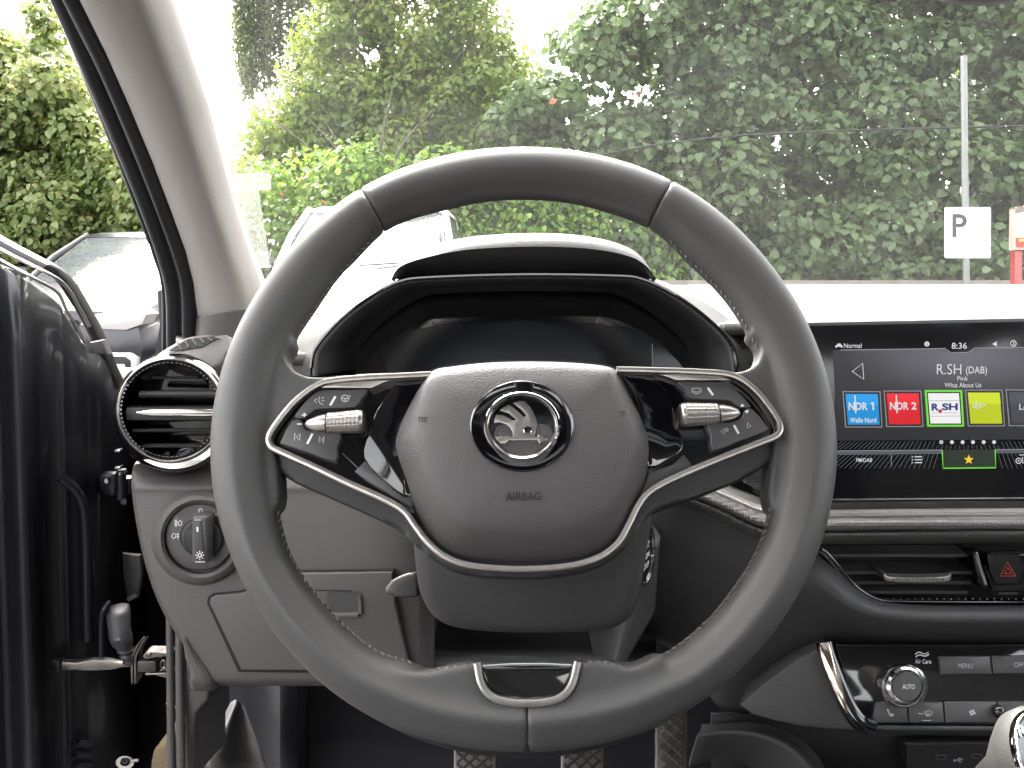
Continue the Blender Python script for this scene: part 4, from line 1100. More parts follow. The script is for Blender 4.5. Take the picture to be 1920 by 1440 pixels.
rows = [[(x, y - (x - 362) * .12, Y) for x, y, Y in r] for r in rows]
sheet('pillar_foot', rows, M_dash, body, 2, .004)
# seals and painted frame
def run(name, pts, r, m, ry=None):
    P3 = [W(*p) for p in spl(pts, 4)]
    return tube(name, P3, r, m, body, 10)
run('door_seal', [(-613, -883, .33), (0, -300, .405), (85, -120, .476), (113, -60, .50), (141, 0, .52), (204, 130, .575), (262, 270, .635), (310, 395, .69), (340, 480, .725), (355, 545, .75), (357, 640, .77)], .0078, M_rubber, None)
run('door_seal', [(-613, -883, .33), (-20, -300, .42), (65, -120, .491), (93, -60, .515), (121, 0, .535), (180, 140, .595), (238, 280, .655), (285, 400, .705), (314, 485, .74), (328, 550, .765), (330, 660, .79)], .0090, M_rubber)
run('painted_frame', [(-613, -883, .33), (-35, -300, .435), (52, -120, .506), (80, -60, .53), (110, 0, .55), (166, 140, .61), (224, 285, .67), (268, 402, .72), (296, 478, .752), (312, 540, .775), (313, 680, .80)], .0050, M_paint)
bm = bmesh.new()
add_slab(bm, [W(x, y, .86) for x, y in ((292, 545), (330, 530), (345, 560), (345, 700), (280, 700), (297, 610))], Vector((0, .03, 0)), .004, 2)
from_bm('mirror_base', bm, M_black, body)
# hinge post behind the door gap
rows = [[(x, y, Y) for x, Y in ((120, .90), (190, .885), (235, .87), (262, .84), (300, .83), (345, .80))] for y in (690, 800, 1000, 1200, 1500)]
sheet('hinge_post', rows, M_paint, body, 1, .005)
# windscreen
GY = [(566, 1.245), (480, 1.135), (400, 1.05), (300, .96), (200, .875), (100, .80), (0, .735), (-150, .655), (-330, .58)]
GX = {566: 440, 480: 415, 400: 388, 300: 350, 200: 318, 100: 282, 0: 245, -150: 190, -330: 120}
def glass_Y(y):
    for (a, A), (b, B) in zip(GY[:-1], GY[1:]):
        if b <= y <= a: return B + (A - B) * (y - b) / (a - b)
    return GY[0][1]
rows = []
for y, Y in GY:
    xl = GX[y]; xe = 960 + 1.04 * F / Y; rows.append([(xl + (xe - xl) * k / 10.0, y, Y) for k in range(11)])
ws = sheet('windscreen', list(reversed(rows)), M_glass, body, 1, 0)
# unseen roof lining, far side, floor and bulkhead, added to hold back stray light
def roof_z(X): return 1.385 + float(np.interp(X, [-.40, -.36, -.25, 0, .36, .75, 1.0, 1.06], [-.10, -.02, .02, .035, .04, .03, .01, -.08]))
def roof_y(y): return float(np.interp(y, [-1.45, -.6, 0, .30, .47], [-.01, .03, .03, 0, -.03]))
def roof_piece(xs, ys, nm='roof_lining', m=M_headliner):
    loft(nm, [[Vector((X, yy, roof_z(X) + roof_y(yy))) for yy in ys] for X in xs], m, body, closed=False, smooth=70, solid=.015)
roof_piece((-.40, -.36, -.25, 0, .36, .75, 1.0, 1.06), (.47, .40, .33))
roof_piece((-.40, -.36, -.25, 0, .36, .75, 1.0, 1.06), (-.55, -.9, -1.45))
roof_piece((-.40, -.36, -.30, -.22), (.33, .1, -.2, -.55))
roof_piece((.92, 1.0, 1.06), (.33, .1, -.2, -.55))
roof_piece((-.22, 0, .36, .75, .92), (.33, .1, -.2, -.55), 'unseen_glass_roof', M_roofglass)  # unseen glass panel, added to bring in light from above
bm = bmesh.new(); box_bm(bm, (1.09, .0, .62), (.06, 2.4, .74)); from_bm('far_door', bm, M_dashdark, body)
bm = bmesh.new(); box_bm(bm, (.36, .1, .24), (1.42, 2.4, .04)); from_bm('cabin_floor', bm, M_carpet, body)
bm = bmesh.new(); box_bm(bm, (.36, 1.33, .60), (1.46, .04, .72)); from_bm('bulkhead', bm, M_black, body)
bm = bmesh.new(); box_bm(bm, (.36, 1.35, .975), (1.46, .22, .03)); from_bm('scuttle', bm, M_black, body)

# unseen rest of the cabin, added to block light from behind and beside
for nm, c, s, m in (('unseen_rear_bulkhead', (.36, -1.45, .58), (1.5, .05, .76), M_dashdark), ('unseen_rear_left_door', (-.45, -.90, .60), (.06, 1.15, .80), M_dashdark), ('unseen_centre_pillar', (-.42, -.36, 1.17), (.05, .12, .42), M_pillar),
                    ('unseen_centre_pillar', (1.07, -.36, 1.17), (.05, .12, .42), M_pillar), ('unseen_driver_seat', (.02, -.34, .70), (.50, .16, .72), M_dashdark), ('unseen_passenger_seat', (.72, -.34, .70), (.50, .16, .72), M_dashdark), ('unseen_rear_pillar', (-.38, -1.42, 1.17), (.12, .16, .42), M_pillar), ('unseen_rear_pillar', (1.03, -1.42, 1.17), (.12, .16, .42), M_pillar)):
    bm = bmesh.new(); box_bm(bm, c, s); bmesh.ops.bevel(bm, geom=list(bm.edges), offset=.018, segments=2, affect='EDGES'); from_bm(nm, bm, m, body)
# beads of water on the glass
bm = bmesh.new()
rng = random.Random(11)
for i in range(150):
    if i < 125: x, y = rng.uniform(1130, 1910), rng.uniform(20, 440)
    else: x, y = rng.uniform(620, 1100), rng.uniform(40, 270)
    c = W(x, y, glass_Y(y) - .004); r_ = rng.uniform(.0004, .00095)
    bmesh.ops.create_icosphere(bm, subdivisions=1, radius=r_, matrix=Matrix.Translation(c))
dr = from_bm('water_droplets', bm, mat('water_bead', (.9, .9, .9), .1, spec=.8, emit=None), None, 60)
dr['kind'] = 'stuff'; tag(dr, 'tiny pale water beads scattered over the windscreen', 'water drops')

# clear ticket holder on the glass by the pillar
tk = thing('ticket_holder', 'clear plastic ticket holder stuck on the windscreen beside the beige pillar', 'ticket holder', W(470, 420, 1.05))
TKP = Plane(468, 345, glass_Y(345) - .012, -20)
slab('holder_pocket', TKP, rrect(415, 327, 506, 355, 4), -.002, .002, M_clear, tk, .0005, 1)
for pts in ([(415, 329), (470, 327), (492, 325), (505, 329), (507, 354), (490, 353), (470, 354), (415, 357)],):
    tube('holder_rim', [TKP.P(x, y, .002) for x, y in pts], .0010, mat('clear_edge', (.75, .75, .72), .2), tk, 6)
TK2 = Plane(470, 430, glass_Y(425) - .012, -20)
slab('holder_sheet', TK2, [(415, 358), (485, 358), (507, 500), (440, 500)], -.001, .0005, M_clear, tk)
# foot of the rear view mirror at the upper edge
mr = thing('rear_mirror', 'grey underside of the rear view mirror at the top right edge', 'mirror', W(1845, -20, .50))
rings = []
for f in [i / 10 for i in range(11)]:
    a = math.pi * f
    x = 1845 - 105 * math.cos(a); s = max(.05, math.sin(a)) ** .6
    c = W(x, -46, .50)
    rings.append([c + Vector((0, u * .022 * s, w * .0185 * s)) for u, w in circ(1, 14)])
loft('mirror_shell', rings, M_dash, mr, smooth=70)
tube('mirror_stem', [W(1845, -60, .505), W(1850, -150, .55), W(1850, -210, glass_Y(-210) - .004)], .008, M_black, mr, 10)

# ================================================================== OPEN DOOR
cx_ = [(-260, .56), (-60, .64), (-2, .668), (12, .660), (22, .652), (50, .654), (60, .672), (72, .690), (112, .702), (122, .700), (130, .706), (158, .712), (166, .722), (205, .735), (240, .80), (262, .86)]
topy = lambda x: np.interp(x, [-260, -60, 0, 50, 107, 125, 160, 200, 230, 262], [350, 455, 490, 518, 549, 582, 642, 668, 720, 800])
rows = []
for t in (0, .03, .08, .2, .4, .6, .8, 1.0):
    row = []
    for x, Y in cx_:
        y = topy(x) + (1520 - topy(x)) * t
        bend = 14 * math.sin(t * 3.0) if x < 100 else 0
        lean = (t - .3) * (34 if x < 70 else 20 if x < 170 else 0)
        row.append((x + lean, y, Y + (.02 * max(0, .06 - t) / .06)))
    rows.append(row)
door = sheet('door', rows, M_paint, body, 2, .006)
band = spl([(-120, 386), (0, 456), (60, 488), (98, 508), (120, 527), (143, 562), (165, 600), (188, 648), (204, 690), (222, 730)], 4)
sweep('window_frame', [W(x, y, .70 + max(0, x - 90) * .0006) for x, y in band], barprof(.0054, .008, .6), Vector((.1, -1, .1)).normalized(), mat('frame_skin', (.03, .028, .028), .45, bump=('noise', 600, .3, .0008)), door)
l1 = spl([(-120, 398), (0, 467), (60, 498), (108, 523), (131, 546), (149, 577), (168, 612)], 4)
tube('frame_line', [W(x, y, .688 + max(0, x - 90) * .0006) for x, y in l1], .0015, M_satin, door, 8)
l2 = spl([(-120, 418), (0, 488), (60, 520), (107, 547), (124, 580), (142, 610), (160, 642)], 4)
tube('frame_line', [W(x, y, .676 + max(0, x - 60) * .0005) for x, y in l2], .0014, M_satin, door, 8)
slab('frame_corner', Plane(188, 655, .72, 0, 10), [(168, 642), (190, 638), (202, 665), (166, 662)], -.01, .004, M_soft, door, .001, 2)
for pts, r_ in (([(8, 560, .652), (3, 640, .65), (6, 700, .65), (4, 900, .65)], .0016), ([(40, 700, .66), (45, 900, .66), (60, 1200, .65)], .0012)):
    pass
# pressed rib and fold lines on the edge
for pts in ([(116, 895, .69), (150, 930, .70), (160, 975, .705), (163, 1060, .705), (165, 1200, .705)],):
    tube('pressed_rib', [W(*p) for p in spl(pts, 4)], .0045, M_paint, door, 10)
for y in (1392, 1412, 1432):
    tube('pressed_rib', [W(138, y + 6, .70), W(152, y, .695), W(168, y + 6, .70)], .003, M_paint, door, 8)
# rubber cable boot
rings = []
for (x, y, Y, rx) in ((222, 1138, .80, 18), (222, 1150, .795, 21), (224, 1180, .79, 19), (226, 1192, .785, 20), (230, 1207, .785, 18), (234, 1215, .785, 13), (236, 1219, .785, 16), (238, 1224, .785, 12), (240, 1229, .785, 15), (242, 1234, .785, 11), (244, 1240, .785, 13), (247, 1246, .79, 9)):
    Y -= .095; c = W(x, y, Y); r_ = rx / (F / Y)
    rings.append([c + Vector((r_ * math.cos(2 * math.pi * k / 20), r_ * math.sin(2 * math.pi * k / 20), 0)) for k in range(20)])
bt = loft('cable_boot', rings, mat('boot_rubber', (.03, .03, .033), .5), door, smooth=60)
tube('boot_bracket', [W(*p) for p in spl([(191, 1235, .695), (191, 1160, .695), (196, 1142, .695), (206, 1130, .70)], 4)], .003, M_paint, door, 8)

# ------------------------------------------------------------------ door hardware
SPn = Plane(200, 1245, .688, 0, 4)
strap = slab('door_check_strap', SPn, spl([(96, 1242), (110, 1241), (140, 1243), (170, 1238), (200, 1239), (225, 1243), (245, 1243), (246, 1251), (228, 1252), (205, 1257), (170, 1257), (140, 1257), (112, 1258), (98, 1252)], 3, True), -.006, 0, M_steel, body, .0012, 2)
slab('strap_stop', SPn, [(97, 1240), (112, 1240), (112, 1262), (97, 1262)], -.004, .003, M_rubber, strap, .001, 2)
for x in (247, 253):
    slab('strap_plate', SPn, spl([(x - 2, 1280), (x - 2, 1235), (x + 3, 1222), (x + 10, 1208), (x + 13, 1210), (x + 5, 1226), (x + 2, 1240), (x + 2, 1280)], 2, True), -.012, .003, M_steel, strap, .0006, 1)
slab('strap_block', SPn, rrect(257, 1240, 292, 1261, 3), -.01, .004, mat('dull_steel', (.09, .085, .08), .4, metal=.7), strap, .001, 2)
slab('strap_fork', SPn, spl([(268, 1229), (276, 1223), (290, 1223), (318, 1225), (318, 1231), (292, 1233), (276, 1236), (269, 1234)], 3, True), -.006, .006, M_steel, strap, .001, 2)
slab('strap_fork', SPn, spl([(272, 1263), (290, 1263), (318, 1262), (318, 1272), (304, 1270), (290, 1266), (274, 1267)], 3, True), -.006, .006, M_steel, strap, .001, 2)
lathe_px('strap_rivet', SPn, 278, 1228, [(6, .004), (6, .0065), (4, .008), (.1, .008)], M_steel, strap, 1, .7, 20)
lathe_px('strap_bolt', SPn, 306, 1246, [(8, .0), (8, .008), (6, .009), (4, .0085), (3.6, .006), (.1, .006)], M_steel, strap, .85, 1.2, 20)
HG = Plane(215, 908, .728, 0, 6)
hinge = slab('door_hinge', HG, spl([(186, 892), (206, 888), (216, 894), (216, 926), (204, 930), (188, 922)], 3, True), -.01, .0, M_paint, body, .002, 3)
slab('hinge_leaf', HG, [(214, 897), (244, 897), (246, 928), (216, 930)], -.014, -.002, M_paint, hinge, .002, 3)
lathe_px('hinge_bolt', HG, 199, 902, [(7, -.002), (7, .004), (5, .006), (.1, .006)], M_darkchrome, hinge, .8, 1, 6, smooth=0)
tube('hinge_pin', [HG.P(228, 880, .002), HG.P(228, 936, .002)], .0042, M_paint, hinge, 12)
tube('hinge_pin_cap', [HG.P(228, 884, .003), HG.P(228, 889, .003)], .0050, M_darkchrome, hinge, 12)
lathe_px('hinge_bolt', HG, 232, 941, [(7, -.004), (7, .003), (5, .005), (.1, .005)], M_dashdark, hinge, 1, 1, 14)
for y in (846, 878):
    slab('hinge_tab', HG, rrect(214, y - 3, 226, y + 2, 2), -.004, .002, M_darkchrome, hinge, .0006, 1)
BPn = Plane(233, 1428, .71, 30)
bolt = lathe_px('bolt_washer', BPn, 234, 1430, [(17, 0), (17, .0016), (9, .0018)], M_steel, body, 1, .75, 28, cap0=False)
lathe_px('bolt_head', BPn, 234, 1427, [(8, .001), (8, .004), (6, .0052), (3, .0052), (2.6, .003), (.1, .003)], M_black, bolt, 1, .8, 20)
tube('bolt_tab', [BPn.P(246, 1426, .001), BPn.P(260, 1425, .001)], .0016, M_steel, bolt, 6)
slab('grommet', Plane(244, 1115, .755, 0), [(228, 1038), (262, 1042), (266, 1075), (258, 1122), (238, 1128), (230, 1080)], -.004, .001, M_soft, body, .002, 2)
slab('grommet_clip', Plane(246, 1120, .75, 0), [(236, 1122), (254, 1113), (257, 1119), (240, 1130)], -.004, .002, M_seal, body, .001, 2)
# ================================================================== PEDALS AND FOOTWELL
def pedal(label, x0, x1, y0, y1, Y, tilt=35):
    P = Plane((x0 + x1) / 2, y0, Y, tilt)
    p = slab('foot_pedal', P, rrect(x0, y0, x1, y1, 6), -.008, 0, M_steel, None, .001, 2)
    tag(p, label, 'pedal', 'foot pedals in the footwell')
    bm = bmesh.new()
    ew = 17.0
    for s in (1, -1):
        k = x0 - (y1 - y0)
        while k < x1 + (y1 - y0):
            a = (k, y0 + 3); b = (k + s * (y1 - y0) * 1.1, y1)
            # clip to the plate
            pts = []
            for t in [i / 40 for i in range(41)]:
                x = a[0] + (b[0] - a[0]) * t; y = a[1] + (b[1] - a[1]) * t
                if x0 + 4 < x < x1 - 4: pts.append((x, y))
            if len(pts) > 3:
                tube('', [P.P(*pts[0], .0005), P.P(*pts[-1], .0005)], .0012, None, n=5, bm=bm)
            k += ew + 7
    g = from_bm('tread_ribs', bm, M_rubber if 'rightmost' not in label else M_steel, p)
    g['kind'] = 'stuff'
    return p
pedal('leftmost foot pedal with crossed tread below the bottom of the steering wheel', 851, 929, 1396, 1500, .80)
pedal('middle foot pedal with crossed tread below the bottom of the steering wheel', 1052, 1131, 1392, 1500, .80)
pedal('rightmost narrow foot pedal with crossed tread beside the console', 1230, 1288, 1290, 1500, .82)

foot = body
rows = [[(x, y, Y) for x in (330, 400, 700, 1000, 1350, 1500)] for y, Y in ((1200, .98), (1280, 1.0), (1400, 1.0), (1480, .94), (1700, .70))]
sheet('footwell_carpet', rows, M_carpet, foot, 1, .01)
rows = [[(x, y, Y) for x, Y in ((430, .99), (510, .96), (520, .90), (560, .90), (580, .96))] for y in (1240, 1300, 1380, 1500)]
sheet('footwell_duct', rows, M_carpet, foot, 1, .005)
SPl = Plane(370, 1320, .64, 0, -10)
slab('sill_trim', SPl, [(347, 1190), (362, 1215), (392, 1285), (390, 1312), (366, 1338), (362, 1370), (362, 1460), (345, 1460)], -.05, 0, M_dash, foot, .003, 3)
for x, r_ in ((319, .0030), (337, .0034)):
    pts = [W(x - 2, 1080, .66), W(x - 1, 1150, .65), W(x, 1250, .64), W(x + 1, 1350, .635), W(x + 3, 1480, .63)]
    tube('door_seal', pts, r_ if x == 319 else r_, M_seal, foot, 10)
    tube('seal_joint', [W(x, 1317 + (x - 319) * .4, .638), W(x, 1320 + (x - 319) * .4, .638)], r_ * 1.08, M_soft, foot, 10)
fr = []
for (x0, y0, x1, y1, Y) in ((438, 1312, 452, 1318, .80), (412, 1362, 436, 1372, .77), (390, 1398, 424, 1412, .74), (374, 1418, 410, 1436, .72), (368, 1470, 420, 1490, .70)):
    fr.append([(x0 - 6, y0 + 6, Y + .05), (x0, y0, Y), ((x0 + x1) / 2, (y0 + y1) / 2 - 4, Y - .006), (x1, y1, Y), (x1 + 4 + (y1 - 1318) * .35, y1 + 4, Y + .06), (x1 + 6 + (y1 - 1318) * .7, y1 + 8, Y + .14)])
sheet('foot_rest', fr, M_padded, foot, 2, .004)
FM = Plane(295, 1420, .67, 0)
slab('foam_block', FM, spl([(286, 1412), (300, 1400), (315, 1396), (318, 1460), (284, 1460)], 3, True), -.04, 0, M_foam, foot, .004, 3)

# ================================================================== OUTSIDE
def struct(name, verts, faces, m):
    me = bpy.data.meshes.new(name); me.from_pydata(verts, [], faces)
    o = put(name, me, m, None, 0); o['kind'] = 'structure'
    return o
M_tar = mat('tarmac', (.035, .035, .036), .9, spec=.25, bump=('noise', 120, .4, .006), var=.25, var_scale=3)
struct('ground', [(-400, -60, 0), (400, -60, 0), (400, 900, 0), (-400, 900, 0)], [(0, 1, 2, 3)], M_tar)

def leaf_mat(name, cols, trans=.35):
    m, nt, b = nodes(name)
    at = nt.nodes.new('ShaderNodeAttribute'); at.attribute_name = 'tint'
    rp = nt.nodes.new('ShaderNodeValToRGB')
    el = rp.color_ramp.elements
    el[0].position = 0; el[0].color = (*cols[0], 1); el[1].position = 1; el[1].color = (*cols[-1], 1)
    for i, c in enumerate(cols[1:-1]):
        e = el.new((i + 1) / (len(cols) - 1)); e.color = (*c, 1)
    nt.links.new(at.outputs['Fac'], rp.inputs[0])
    nt.links.new(rp.outputs[0], b.inputs['Base Color'])
    b.inputs['Roughness'].default_value = .42; b.inputs['Specular IOR Level'].default_value = .45
    tr = nt.nodes.new('ShaderNodeBsdfTranslucent')
    hsv = nt.nodes.new('ShaderNodeHueSaturation'); hsv.inputs['Value'].default_value = 1.5; hsv.inputs['Hue'].default_value = .48
    nt.links.new(rp.outputs[0], hsv.inputs['Color']); nt.links.new(hsv.outputs[0], tr.inputs[0])
    mx = nt.nodes.new('ShaderNodeMixShader'); mx.inputs[0].default_value = trans
    out = nt.nodes['Material Output']
    nt.links.new(b.outputs[0], mx.inputs[1]); nt.links.new(tr.outputs[0], mx.inputs[2]); nt.links.new(mx.outputs[0], out.inputs['Surface'])
    return m

M_lf_dark = leaf_mat('leaf_ivy', [(.034, .064, .020), (.066, .112, .036), (.10, .155, .058), (.155, .20, .095)])
M_lf_bright = leaf_mat('leaf_maple', [(0.055, 0.105, 0.016), (0.11, 0.175, 0.024), (0.165, 0.225, 0.036), (0.25, 0.26, 0.06)], .45)
M_lf_hedge = leaf_mat('leaf_hedge', [(0.04, 0.098, 0.014), (0.092, 0.184, 0.021), (0.161, 0.276, 0.034), (0.253, 0.322, 0.057)], .45)
M_lf_left = leaf_mat('leaf_lilac', [(.08, .13, .035), (.14, .195, .06), (.22, .26, .10), (.32, .29, .14)], .45)
M_lf_birch = leaf_mat('leaf_birch', [(0.05, 0.075, 0.025), (0.085, 0.115, 0.04), (0.13, 0.15, 0.06)])
M_lf_red = leaf_mat('leaf_red', [(.30, .05, .04), (.40, .12, .06), (.45, .2, .15)], .3)
M_bark = mat('bark', (.08, .065, .05), .9, bump=('noise', 60, .8, .02), var=.4, var_scale=20)

def leaves(name, pts, nrm, size, material, parent, seed=0, wide=.36, droop=.8, fold=.10, smin=.6):
    rg = np.random.default_rng(seed)
    n = len(pts)
    N = nrm + rg.normal(0, .55, (n, 3)); N /= np.linalg.norm(N, axis=1)[:, None]
    d = np.array([0, 0, -droop]) + rg.normal(0, .6, (n, 3))
    U = d - N * (d * N).sum(1)[:, None]; U /= np.linalg.norm(U, axis=1)[:, None] + 1e-9
    V = np.cross(N, U)
    s = size * rg.uniform(smin, 1.25, n)
    loc = np.array([(0, 0, 0), (.22, wide, fold), (.62, wide * .85, fold * .9), (1, 0, -.06), (.62, -wide * .85, fold * .9), (.22, -wide, fold)])
    v = pts[:, None, :] + s[:, None, None] * (loc[None, :, 0, None] * U[:, None, :] + loc[None, :, 1, None] * V[:, None, :] + loc[None, :, 2, None] * N[:, None, :])
    v = v.reshape(-1, 3)
    b = (np.arange(n) * 6)[:, None]
    fc = np.concatenate([b + np.array([0, 1, 2, 3]), b + np.array([0, 3, 4, 5])], 1).reshape(-1, 4)
    me = bpy.data.meshes.new(name)
    me.vertices.add(len(v)); me.vertices.foreach_set('co', v.astype(np.float32).ravel())
    me.loops.add(fc.size); me.loops.foreach_set('vertex_index', fc.astype(np.int32).ravel())
    me.polygons.add(len(fc)); me.polygons.foreach_set('loop_start', (np.arange(len(fc)) * 4).astype(np.int32))
    me.update(calc_edges=True)
    t = np.clip(rg.beta(3.2, 3.2, n), 0, 1)
    at = me.attributes.new('tint', 'FLOAT', 'POINT'); at.data.foreach_set('value', np.repeat(t, 6).astype(np.float32))
    me.materials.append(material)
    o = put(name, me, None, parent, 0)
    return o

def in_poly(x, y, poly):
    c = False; j = len(poly) - 1
    for i in range(len(poly)):
        xi, yi = poly[i]; xj, yj = poly[j]
        if (yi > y) != (yj > y) and x < (xj - xi) * (y - yi) / (yj - yi) + xi: c = not c
        j = i
    return c

def clumps(poly, Y0, Y1, nb, r0, r1, per, seed):
    """leaf positions on clumps spread through a crown whose outline as seen from the seat is poly"""
    rg = np.random.default_rng(seed); rd = random.Random(seed)
    xs = [p[0] for p in poly]; ys = [p[1] for p in poly]
    P, N = [], []
    k = 0
    while k < nb:
        x, y = rd.uniform(min(xs), max(xs)), rd.uniform(min(ys), max(ys))
        if not in_poly(x, y, poly): continue
        k += 1
        c = np.array(W(x, y, rd.uniform(Y0, Y1))); r = rd.uniform(r0, r1)
        n = int(per * (r / r1) ** 2)
        d = rg.normal(0, 1, (n, 3)); d /= np.linalg.norm(d, axis=1)[:, None]
        d[:, 2] *= .8
        rad = r * rg.uniform(.55, 1.08, n) ** .7
        p = c + d * rad[:, None]
        P.append(p); nn = d * .8 + np.array([0, -.25, .55]); N.append(nn)
    P = np.concatenate(P); N = np.concatenate(N)
    ok = P[:, 2] > .05
    return P[ok], N[ok]

def trunk(parent, base, top, r, limbs, seed):
    rd = random.Random(seed)
    bm = bmesh.new()
    a, b = Vector(base), Vector(top)
    m = (a + b) / 2 + Vector((rd.uniform(-.15, .15), rd.uniform(-.1, .1), 0))
    tube('', spl([a, a * .7 + m * .3, m, b], 4), lambda f: r * (1 - .6 * f), None, n=10, bm=bm)
    for i in range(limbs):
        s = a + (b - a) * rd.uniform(.35, .95)
        e = s + Vector((rd.uniform(-1.6, 1.6), rd.uniform(-.5, .5), rd.uniform(.5, 1.6)))
        tube('', spl([s, (s + e) / 2 + Vector((0, 0, .15)), e], 3), lambda f: r * .45 * (1 - .8 * f), None, n=7, bm=bm)
    return from_bm('trunk', bm, M_bark, parent, 60)

def tree(name, label, cat, polys, m, size, seed, base, top, r=.12, limbs=7, group=None, **kw):
    t = thing(name, label, cat, base, group)
    trunk(t, base, top, r, limbs, seed)
    P, N = [], []
    for i, a in enumerate(polys):
        p, n = clumps(*a, seed * 10 + i); P.append(p); N.append(n)
    o = leaves('crown', np.concatenate(P), np.concatenate(N), size, m, t, seed, **kw); o['kind'] = 'stuff'
    return t

G = 'trees around the car park'
def onground(px, Y): return tuple(W(px, HOR, Y).xy) + (0.0,)
def at3(px, py, Y): return tuple(W(px, py, Y))
tree('ivy_tree', 'dense dark green ivy-clad tree filling the right half behind the parking sign', 'tree',
     [([(1205, -260), (1178, -10), (1110, 36), (1055, 52), (1000, 82), (960, 120), (950, 280), (945, 400), (940, 550), (2150, 550), (2150, -260)], 9.2, 10.8, 700, .28, .48, 260)],
     M_lf_dark, .120, 21, onground(1500, 10.2), at3(1520, -100, 10.2), .22, 10, G, wide=.42)
tree('maple_tree', 'bright yellow-green tree left of the gap of white sky', 'tree',
     [([(620, -200), (608, 0), (580, 90), (558, 150), (510, 225), (470, 275), (455, 330), (560, 420), (970, 420), (1000, 150), (960, 95), (915, 10), (890, -200)], 10.6, 12.2, 400, .24, .46, 260)],
     M_lf_bright, .098, 33, onground(720, 11.6), at3(730, -60, 11.6), .2, 10, G, wide=.33)
tree('flowering_hedge', 'low bright green hedge with reddish blossoms behind the white van', 'hedge',
     [([(340, 300), (420, 282), (470, 262), (520, 300), (600, 312), (700, 290), (800, 312), (900, 260), (1000, 300), (1260, 380), (1260, 580), (340, 580)], 9.2, 9.9, 330, .24, .40, 150)],
     M_lf_hedge, .085, 45, onground(700, 9.6), at3(700, 330, 9.6), .06, 14, None, wide=.36)
fl = clumps([(440, 330), (640, 330), (640, 430), (440, 440)], 8.9, 9.1, 14, .05, .10, 5, 5)
fo = leaves('blossom', fl[0], fl[1], .05, M_lf_red, bpy.data.objects['flowering_hedge'], 5, wide=.4); fo['kind'] = 'stuff'
fl = clumps([(1000, 160), (1300, 180), (1300, 200), (1000, 190)], 9.0, 9.1, 2, .04, .07, 6, 8)
fo = leaves('red_leaf_tuft', fl[0], fl[1], .09, M_lf_red, bpy.data.objects['ivy_tree'], 8, wide=.4); fo['kind'] = 'stuff'
tree('lilac_tree', 'pale leafy tree seen through the open door above the dark car', 'tree',
     [([(-260, 10), (-60, 50), (20, 80), (60, 75), (100, 115), (130, 160), (165, 210), (205, 240), (255, 310), (310, 390), (330, 500), (-260, 500)], 8.6, 10.2, 340, .24, .42, 400),
      ([(60, 0), (85, 5), (110, 60), (80, 70)], 9.0, 9.2, 10, .12, .2, 60)],
     M_lf_left, .088, 57, onground(60, 9.6), at3(60, 100, 9.6), .14, 8, G, wide=.36)
# weeping birch: hanging strands
wb = thing('weeping_birch', 'weeping birch with long thin hanging branches against the white sky', 'tree', onground(505, 14.5), G)
trunk(wb, onground(560, 14.5), at3(570, -260, 14.5), .14, 6, 71)
rg = np.random.default_rng(3); rd = random.Random(3)
P = []
bm = bmesh.new()
for i in range(165):
    grp = rd.random()
    if grp < .45: x = rd.gauss(462, 11); yend = rd.uniform(110, 205) - abs(x - 466) * 2.2
    elif grp < .62: x = rd.gauss(497, 7); yend = rd.uniform(90, 200) - abs(x - 495) * 2
    else: x = rd.uniform(505, 600); yend = rd.uniform(60, 190)
    Y = rd.uniform(13.8, 15); y0 = rd.uniform(-320, -120)
    x0 = x + (x - 490) * .25 - 8
    n = int((yend - y0) / 3.0)
    pts = [W(x0 + (x - x0) * (t ** .6), y0 + (yend - y0) * t, Y) for t in [k / 6 for k in range(7)]]
    tube('', pts, .006, None, n=4, bm=bm)
    for k in range(n):
        t = (k + rd.random()) / n
        P.append(np.array(W(x0 + (x - x0) * (t ** .6) + rd.gauss(0, 4.2), y0 + (yend - y0) * t, Y + rd.gauss(0, .1))))
from_bm('hanging_twigs', bm, M_bark, wb, 60)['kind'] = 'stuff'
P = np.array(P); o = leaves('crown', P, rg.normal(0, 1, P.shape), .085, M_lf_birch, wb, 9, wide=.34); o['kind'] = 'stuff'

# low wall, fence, reflected line
wl = thing('garden_wall', 'low brown wall at the foot of the ivy behind the parking sign', 'wall', onground(1650, 8.7))
M_brick = mat('old_wall', (.14, .10, .08), .9, bump=('noise', 30, .6, .02), var=.35, var_scale=6)
bm = bmesh.new(); box_bm(bm, (4.6, 8.75, .4625), (8.6, .22, .925)); from_bm('wall_body', bm, M_brick, wl)
bm = bmesh.new(); box_bm(bm, (4.6, 8.74, .955), (8.7, .30, .06)); from_bm('wall_coping', bm, mat('coping', (.2, .17, .15), .9, var=.3, var_scale=5), wl)
cb = tube('reflected_line', [W(*p) for p in spl([(1040, 318, 8.4), (1130, 290, 8.4), (1270, 266, 8.4), (1420, 252, 8.4), (1650, 243, 8.4), (1930, 236, 8.4), (2300, 230, 8.4)], 5)], .012, M_black, None, 6)  # dark tube standing in for a line reflected in the windscreen
tag(cb, 'thin dark reflected line running across the ivy above the parking sign', 'reflection')

